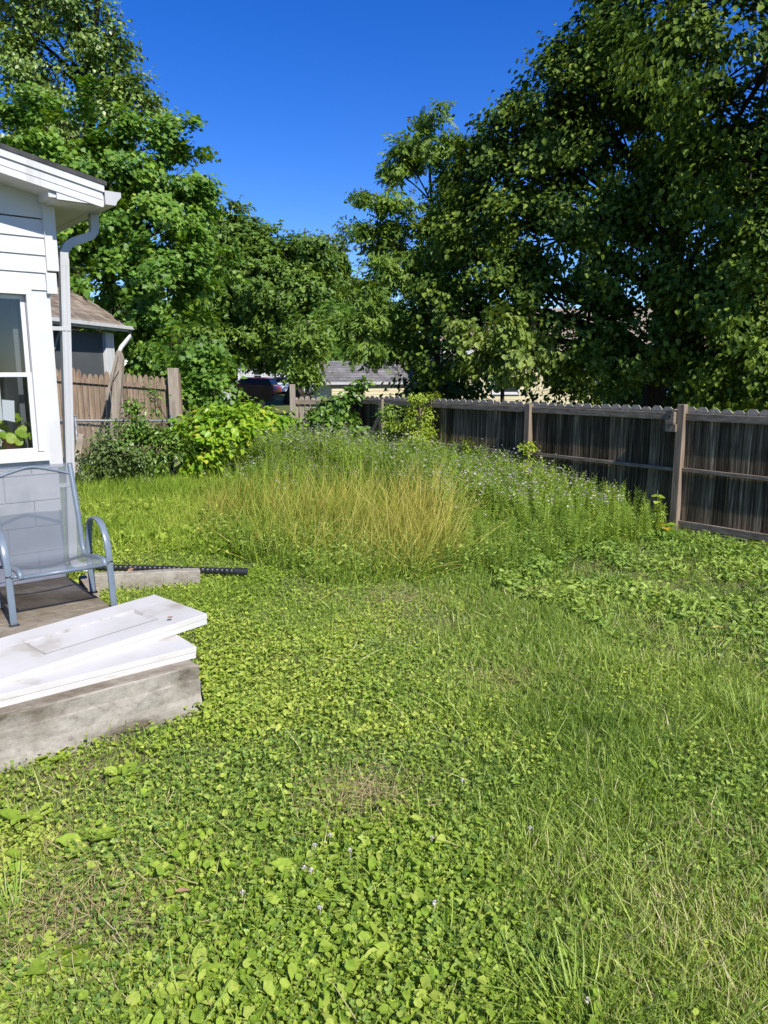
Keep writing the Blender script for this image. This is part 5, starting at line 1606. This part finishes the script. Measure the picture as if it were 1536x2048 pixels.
blades(cl, x, y, RNG.uniform(.018, .05, len(x)), RNG.uniform(.001, .0019, len(x)) * (1 + .08 * r), RNG.uniform(.35, 1.1, len(x)), np.clip(RNG.random(len(x)) * .9, 0, 1))
cl.build('turf_patches', M['l_turf']).__setitem__('kind', 'stuff')
# broad loose blades lying over the lawn on the right, catching the light
cl = Cloud()
x, y, r = sector(9500, 1.5, 6.5, 1.2)
keep = clear(x, y) & (RNG.random(len(x)) < sig((x - .5) * 2.4) * .9 + .03)
x, y, r = x[keep], y[keep], r[keep]
blades(cl, x, y, RNG.uniform(.09, .24, len(x)), RNG.uniform(.0016, .0036, len(x)), RNG.uniform(.4, 1.2, len(x)), np.clip(RNG.normal(.66, .2, len(x)), 0, 1))
cl.build('loose_blades', M['l_grass']).__setitem__('kind', 'stuff')
# (4) fine turf everywhere
cl = Cloud()
x, y, r = sector(210000, 1.5, 13, 1.15)
keep = clear(x, y)
x, y, r = x[keep], y[keep], r[keep]
rn = np.clip(RNG.random(len(x)) * .75 + .8 * (fbm(x, y, 1.2, 73) - .36) + .22 * np.exp(-((y - 5.6) ** 2) / 1.2 - (x - .2) ** 2 / 2.2), 0, 1)
blades(cl, x, y, RNG.uniform(.015, .045, len(x)), RNG.uniform(.001, .0018, len(x)) * (1 + .12 * r), RNG.uniform(.4, 1.2, len(x)), rn)
cl.build('fine_turf', M['l_grass']).__setitem__('kind', 'stuff')
# (5) leafy weeds on bare soil, right middle
cl = Cloud()
x = RNG.uniform(.2, 6.5, 90000); y = RNG.uniform(4.2, 10, 90000)
keep = inz(x, y, Z_SOILWEED, .7) & clear(x, y) & bare(x, y) & (RNG.random(len(x)) < np.clip(2.8 * fbm(x, y, 2.2, 81) - .84, .02, 1))
x, y = x[keep], y[keep]
rn = np.clip(.6 * RNG.random(len(x)) + .9 * (fbm(x, y, 1.0, 82) - .28), 0, 1)
hb = .03 + .10 * fbm(x, y, 2.2, 81)
for tp_, lo, hi, part in ((T_LANCE, .04, .095, .5), (T_OBO, .025, .065, .5)):
    s = RNG.random(len(x)) < part
    ground_leaves(cl, tp_, x[s], y[s], RNG.uniform(lo, hi, s.sum()), RNG.uniform(.1, 1.2, s.sum()) * hb[s], .6, rn[s])
cl.build('leafy_weed_cover', M['l_weed']).__setitem__('kind', 'stuff')
# (6) rough grass in the middle distance, left and back lawn
cl = Cloud()
x = RNG.uniform(-7, 2.2, 150000); y = RNG.uniform(5.6, 14.5, 150000)
zl_ = inz(x, y, Z_LEFT, .7) | inz(x, y, Z_GOLD, .8)
keep = clear(x, y) & ((zl_ & (RNG.random(len(x)) < np.clip(2.4 * fbm(x, y, 1.5, 90) - .35, .08, 1))) | (RNG.random(len(x)) < .16))
x, y = x[keep], y[keep]; zl_ = zl_[keep]
ln = np.where(zl_, RNG.uniform(.08, .30, len(x)), RNG.uniform(.04, .14, len(x))) * (.5 + 1.0 * fbm(x, y, .9, 91))
rn = np.clip(RNG.random(len(x)) * .7 + .9 * (fbm(x, y, .8, 92) - .3), 0, 1)
blades(cl, x, y, ln, RNG.uniform(.002, .004, len(x)) * 1.2, RNG.uniform(.2, .6, len(x)), rn, (.5, .1, 0), .25)
cl.build('rough_grass', M['l_clover']).__setitem__('kind', 'stuff')
cl = Cloud()
x = RNG.uniform(-7, 1.5, 40000); y = RNG.uniform(5.8, 14, 40000)
keep = clear(x, y) & inz(x, y, Z_LEFT, .8) & (RNG.random(len(x)) < np.clip((fbm(x, y, 1.2, 95) - .40) * 6, 0, 1))
x, y = x[keep], y[keep]
ground_leaves(cl, T_HEART, x, y, RNG.uniform(.03, .07, len(x)), RNG.uniform(.02, .14, len(x)), .5, np.clip(.3 + .7 * RNG.random(len(x)), 0, 1))
cl.build('back_lawn_leaves', M['l_clover']).__setitem__('kind', 'stuff')
# (7) golden tall grass, thinly through the green
cl = Cloud()
x = RNG.uniform(-3.6, 2.2, 110000); y = RNG.uniform(5.9, 11, 110000)
g1 = 1.1 * np.exp(-((x - .45) ** 2 / .22 + (y - 7.5) ** 2 / .9)) + .52 * np.exp(-((x + .75) ** 2 / .26 + (y - 8.1) ** 2 / .6)) + .40 * np.exp(-((x + 2.0) ** 2 / .8 + (y - 9.3) ** 2 / 1.2))
keep = inz(x, y, Z_GOLD, 1.0) & (RNG.random(len(x)) < np.clip(g1 * (2.6 * fbm(x, y, 2.6, 93) - .68), .025, .6))
x, y = x[keep], y[keep]
ln = RNG.uniform(.3, 1.08, len(x)) * (.6 + .7 * fbm(x, y, 1.2, 94)) * np.clip(.55 + .18 * (x + 2.2), .5, 1.0)
blades(cl, x, y, ln, RNG.uniform(.0018, .0034, len(x)), np.where(RNG.random(len(x)) < .14, RNG.uniform(.7, 1.5, len(x)), RNG.uniform(.16, .42, len(x))), RNG.random(len(x)), (.8, .15, 0), .34)
cl.build('golden_grass', M['l_tall']).__setitem__('kind', 'stuff')
cl = Cloud()
x = RNG.uniform(-4.2, 3.4, 70000); y = RNG.uniform(5.9, 14, 70000)
sF_ = (x - F0[0]) * W[0] + (y - F0[1]) * W[1]
keep = (inz(x, y, Z_THICK, .7) | inz(x, y, Z_GOLD, .7)) & clear(x, y) & (sF_ > 1.4) & (RNG.random(len(x)) < np.clip(2.2 * fbm(x, y, 1.3, 101) - .35, .06, 1) * .62)
x, y = x[keep], y[keep]; sF_ = sF_[keep]
ln = RNG.uniform(.35, 1.15, len(x)) * (.55 + .75 * fbm(x, y, 1.0, 102)) * np.clip((x / y + .30) / .14, .3, 1) * np.clip(.5 + (y - 6.2) / 2.4, .45, 1) * np.clip(.6 + sF_ * .1, .6, 1)
blades(cl, x, y, ln, RNG.uniform(.002, .0042, len(x)), RNG.uniform(.10, .36, len(x)), RNG.random(len(x)), (.8, .15, 0), .2)
cl.build('tall_green_grass', M['l_clover']).__setitem__('kind', 'stuff')
# green leafy growth at its foot
cl = Cloud()
x = RNG.uniform(-3, 3.6, 60000); y = RNG.uniform(5.8, 10, 60000)
keep = (inz(x, y, Z_GOLD, .7) | inz(x, y, Z_THICK, .7)) & clear(x, y) & (RNG.random(len(x)) < .6)
x, y = x[keep], y[keep]
ground_leaves(cl, T_LANCE, x, y, RNG.uniform(.025, .06, len(x)), RNG.uniform(.02, .3, len(x)), .7, RNG.random(len(x)))
cl.build('thicket_undergrowth', M['l_thicket']).__setitem__('kind', 'stuff')

# (8) thicket of tall flowering weeds
def tpl_weed(seed):
    rg = np.random.default_rng(seed)
    parts = []; tips = []
    parts.append((tpl_blade(.04, .005, 4), np.eye(3), (0, 0, 0), 1.0))
    parts.append((tpl_blade(.04, .005, 4), np.array([[0, 0, 1.], [0, 1, 0], [-1, 0, 0]]), (0, 0, 0), 1.0))
    for i in range(40):
        t = .08 + .88 * i / 40
        a = i * 2.4 + rg.normal(0, .3)
        el = rg.uniform(.1, .8)
        d = np.array([math.cos(a) * math.cos(el), math.sin(el), math.sin(a) * math.cos(el)])
        X = nrm(np.cross(d, np.array([0, 1, 0.]))); N = np.cross(X, d)
        parts.append((T_LANCE, np.array([X, d, N]), (0, t, .04 * t * t), (.15 - .08 * t) * rg.uniform(.7, 1.2)))
    for i in range(7):
        a = i * .9 + rg.normal(0, .3); t = .72 + .26 * rg.random(); h = rg.uniform(.08, .2)
        d = nrm(np.array([math.cos(a) * .55, 1, math.sin(a) * .55]))
        X = nrm(np.cross(d, np.array([0.3, 0, 1.]))); N = np.cross(X, d)
        parts.append((tpl_blade(.05, .012, 2), np.array([X, d, N]), (0, t, .02), h))
        tips.append(np.array([0, t, .02]) + d * h)
    return tpl_join(parts), np.array(tips)


def tpl_tuft():
    parts = []
    o = tpl_oval(.3, .05, .05)
    for i in range(5):
        a = i * 1.257
        d = nrm(np.array([math.cos(a) * .8, .75, math.sin(a) * .8])); X = nrm(np.cross(d, np.array([0, 1., 0]))); N = np.cross(X, d)
        parts.append((o, np.array([X, d, N]), (0, 0, 0), 1.0))
    return tpl_join(parts)


T_TUFT = tpl_tuft()
W_T = [tpl_weed(s) for s in range(5)]
x = RNG.uniform(-4.5, 4.2, 26000); y = RNG.uniform(6, 16, 26000)
keep = (inz(x, y, Z_THICK, .7) & clear(x, y)) | (inz(x, y, Z_GOLD, .5) & (RNG.random(len(x)) < .12))
x, y = x[keep], y[keep]
if len(x) > 5200: x, y = x[:5200], y[:5200]
gold_ = inpoly(x, y, Z_GOLD)
sF = (x - F0[0]) * W[0] + (y - F0[1]) * W[1]
dF = -((x - F0[0]) * U[0] + (y - F0[1]) * U[1])
hgt = np.interp(sF, [-.3, .4, 1.2, 2.4, 4.0, 6, 9], [.36, .52, .66, .78, 1.04, 1.22, 1.08])
front_fade = np.where(x > .9, np.clip(.80 + .2 * np.clip((dF < 2.2) * 1.0, 0, 1), .4, 1), np.clip(.55 + .45 * np.clip((y - 6.6) / 1.6, 0, 1), .4, 1))
h = hgt * front_fade * np.clip((x / y + .30) / .12, .28, 1) * RNG.uniform(.62, 1.08, len(x)) * (.85 + .3 * fbm(x, y, 1.1, 97)) * np.where(y > 11.5, .8, 1) * np.where(gold_, .6, 1)
cl = Cloud(); fl = Cloud()
ch = RNG.integers(0, 5, len(x))
rnw = np.clip(.6 * RNG.random(len(x)) + .6 * (fbm(x, y, .9, 98) - .25), 0, 1)
for q_ in range(5):
    s = ch == q_; k = s.sum()
    pos = np.stack([x[s], y[s], gz(x[s], y[s]) - .01], -1)
    D = nrm(Z[None] + RNG.normal(size=(k, 3)) * .13)
    az = RNG.uniform(0, 2 * math.pi, k)
    X, Yv, N = frames(np.stack([np.cos(az), np.sin(az), np.zeros(k)], -1) - D * 0, D)
    X = np.cross(Yv, N)
    # keep the stem upright: length axis D, normal sideways
    N2 = nrm(np.stack([np.cos(az), np.sin(az), np.zeros(k)], -1)); N2 = nrm(N2 - D * np.sum(N2 * D, -1, keepdims=True)); X2 = np.cross(D, N2)
    (tv, tf), tips = W_T[q_]
    cl.put((tv, tf), pos, X2, D, N2, h[s], rnw[s])
    sel = (h[s] > .48) & (RNG.random(k) < .7)
    for tpnt in tips:
        ss = sel & (RNG.random(k) < .7 * np.clip((fbm(x[s], y[s], 1.1, 141) - .33) * 5, .08, 1) * np.where(sF[s] < 3.2, .45, 1))
        pp = pos[ss] + (X2[ss] * tpnt[0] + D[ss] * tpnt[1] + N2[ss] * tpnt[2]) * h[s][ss][:, None]
        kk = ss.sum()
        fl.put(T_TUFT, pp, X2[ss], D[ss], N2[ss], RNG.uniform(.014, .030, kk), RNG.random(kk))
cl.build('weed_thicket', M['l_thicket']).__setitem__('kind', 'stuff')
fl.build('weed_flowers', M['l_flower']).__setitem__('kind', 'stuff')

# (9) dry straw and clippings
cl = Cloud()
for (px, py, rad, k) in ((700, 1610, .16, 260), (735, 1580, .12, 160), (790, 1200, .22, 420), (1020, 1375, .22, 300), (1090, 1195, .09, 160), (100, 1800, .30, 420), (170, 1860, .25, 300), (640, 1010, .35, 350), (1190, 1130, .3, 200), (1440, 1260, .3, 160), (900, 1230, .5, 350), (1300, 1950, .12, 60), (1420, 1680, .12, 80)):
    k = int(k * 2.2)
    g_ = G(px, py)
    xx = g_[0] + RNG.normal(0, rad, k); yy = g_[1] + RNG.normal(0, rad * .8, k)
    c_ = clear(xx, yy); xx, yy = xx[c_], yy[c_]
    k = len(xx)
    up = .16 if (px, py) == (1090, 1195) else .025
    pos = np.stack([xx, yy, gz(xx, yy) + RNG.uniform(.01, .06, k)], -1)
    az = RNG.uniform(0, 6.28, k) if px != 790 else RNG.normal(0, .5, k)
    D = nrm(np.stack([np.cos(az), np.sin(az), np.abs(RNG.normal(0, up * 6 if up > .1 else .12, k))], -1))
    X, Yv, N = frames(np.tile(Z, (k, 1)) + RNG.normal(size=(k, 3)) * .3, D)
    lnn = RNG.uniform(.03, .11, k)
    cl.put(T_BLADES[1], pos, X, Yv, N, lnn, RNG.random(k), RNG.uniform(.0007, .0014, k) / lnn)
cl.build('dry_clippings', M['l_straw']).__setitem__('kind', 'stuff')

# ---- single broad leaved plants in the lawn
def rosette(label, px, py, n_, size, seed, lf=T_OBO, mat='l_clover', raise_=.5, name='dock_plant'):
    g_ = G(px, py); g_[2] = float(gz(g_[0], g_[1]))
    t = thing(name, label, 'plant', g_)
    rg = np.random.default_rng(seed)
    cl = Cloud()
    az = np.arange(n_) * 2.399 + rg.normal(0, .25, n_)
    D = nrm(np.stack([np.cos(az), np.sin(az), raise_ * rg.uniform(.5, 1.6, n_)], -1))
    X, Yv, N = frames(np.tile(Z, (n_, 1)) + .25 * rg.normal(size=(n_, 3)), D)
    cl.put(lf, np.tile(g_ + Z * .02, (n_, 1)) + D * .015, X, Yv, N, size * rg.uniform(.65, 1.1, n_), np.clip(.45 + .4 * rg.random(n_), 0, 1))
    o = cl.build('leaves', M[mat], t)
    return t
rosette('broad leaved dock plant in the middle foreground lawn, right of the grass tuft', 600, 1745, 9, .115, 1)
rosette('upright dock plant with two tall leaves, left foreground below the slab', 175, 1690, 7, .13, 2, raise_=.9)
rosette('broad leaved plant at the lower left, near the edge of the photo', 55, 1650, 7, .12, 3)
rosette('big leaved plant at the bottom of the lawn, left of centre', 395, 1960, 9, .11, 4)
rosette('plantain with oval leaves left of centre in the foreground', 290, 1745, 7, .10, 5)
rosette('narrow leaved rosette in the lawn, centre, below the straw patch', 670, 1595, 6, .10, 6, raise_=1.0)
rosette('dark leaved plant beside the slab corner', 500, 1425, 6, .10, 7, mat='l_weed')
rosette('wide leaved plant by the dark weeds, right middle of the yard', 1360, 1250, 9, .11, 8, lf=T_OVAL, mat='l_vine')
rosette('silvery green thistle rosette at the front of the tall grass', 700, 1185, 9, .12, 9, lf=T_LANCE, mat='l_weed')
rosette('leafy plant at the foot of the broken slab face', 105, 1520, 10, .07, 12, lf=T_ROUND, raise_=.6)
rosette('pale leaf plant at bottom centre left, near the bottom edge', 300, 2020, 8, .11, 13)
for k_, (px_, py_, lab_) in enumerate(((455, 1870, 'broad leaved rosette in the lower left lawn, below the fallen brown leaf'), (730, 1890, 'broad leaved rosette at the lower centre of the lawn'), (560, 1640, 'broad leaved rosette in the lawn, above the big dock plant'), (240, 1560, 'broad leaved rosette among the small leaves in front of the slab face'), (840, 1700, 'broad leaved rosette right of the clover flowers, centre foreground'), (120, 1930, 'broad leaved rosette at the bottom left corner of the lawn'))):
    rosette(lab_, px_, py_, 8, .085 + .01 * (k_ % 3), 30 + k_, lf=T_OVAL if k_ % 2 else T_OBO, raise_=.6 + .3 * (k_ % 2))
# grass clump bottom right
def clump(label, px, py, k, ln, rad, seed, mat='l_grass'):
    g_ = G(px, py); g_[2] = float(gz(g_[0], g_[1]))
    t = thing('grass_clump', label, 'grass clump', g_)
    cl = Cloud()
    xx = g_[0] + RNG.normal(0, rad, k); yy = g_[1] + RNG.normal(0, rad, k)
    out = np.stack([xx - g_[0], yy - g_[1], np.zeros(k)], -1) / rad
    pos = np.stack([xx, yy, gz(xx, yy) - .01], -1)
    D = nrm(Z[None] + out * .28 + RNG.normal(size=(k, 3)) * .18)
    N = nrm(out + .3 * rand_dir(k)); N = nrm(N - D * np.sum(N * D, -1, keepdims=True))
    X, Yv, N = frames(N, D)
    ll = ln * RNG.uniform(.5, 1.1, k)
    ch = RNG.integers(1, 4, k)
    for q_ in (1, 2, 3):
        s = ch == q_
        cl.put(T_BLADES[q_], pos[s], X[s], Yv[s], N[s], ll[s], np.clip(.3 + .5 * RNG.random(s.sum()), 0, 1), (RNG.uniform(.002, .0035, k) / ll)[s])
    cl.build('blades', M[mat], t)
clump('long bladed grass clump at the bottom edge, right of centre', 1170, 2060, 90, .24, .07, 1)
clump('long bladed grass clump at the lower left edge', 25, 1830, 60, .2, .06, 2)
clump('coarse grass clump at the right edge of the lawn', 1500, 1450, 90, .22, .09, 3)
clump('tall grass clump in the lawn, right of the straw patch', 1220, 1340, 110, .2, .12, 4)
clump('dark grass clump behind the end of the doors', 450, 1190, 80, .18, .10, 5)

# clover flowers and fallen leaves
for k, (px, py) in enumerate(((608, 1735), (630, 1690), (622, 1740), (640, 1815), (485, 1785), (864, 1675), (870, 1805), (1190, 1600), (1175, 2000), (700, 1700), (660, 1670), (925, 1560), (1060, 1655))):
    g_ = G(px, py, .06)
    mb = MB()
    for j in range(26):
        d = nrm(np.random.default_rng(k * 50 + j).normal(size=3)); d[2] = abs(d[2]) * .9 - .2
        s_ = nrm(np.cross(d, np.array([.3, .2, 1.])))
        mb.add([g_ + d * .003 - s_ * .0016, g_ + d * .003 + s_ * .0016, g_ + d * .011 + s_ * .001, g_ + d * .011 - s_ * .001], [(0, 1, 2, 3)])
    mb.tube([g_ - Z * .06, g_], .001, 4, ref=np.array([1., 0, 0]))
    tag(mb.build('clover_flower', M['petal']), 'small pinkish white clover flower head in the lawn', 'flower', 'clover flowers in the lawn')
def fallen(label, px, py, s, mat, z=.055):
    g_ = G(px, py, z); mb = MB()
    a = RNG.uniform(0, 6); ex = np.array([math.cos(a), math.sin(a), .15]); ey = np.array([-math.sin(a), math.cos(a), .1])
    pts = [g_ - ex * s, g_ - ex * s * .3 + ey * s * .45 + Z * .008, g_ + ex * s * .4 + ey * s * .4 + Z * .004, g_ + ex * s, g_ + ex * s * .3 - ey * s * .4 + Z * .01, g_ - ex * s * .4 - ey * s * .42 + Z * .006]
    mb.add(pts, [(0, 1, 2, 3), (0, 3, 4, 5)])
    tag(mb.build('fallen_leaf', mat), label, 'leaf')
fallen('dry brown leaf lying in the lawn, left foreground', 366, 1782, .028, M['brown_leaf'])
fallen('yellowed leaf on the bare soil at right', 1435, 1255, .05, M['yellow_leaf'], 0.03)
fallen('brown leaf resting on the edging beam by the pipe', 262, 1140, .05, M['brown_leaf'], .16)
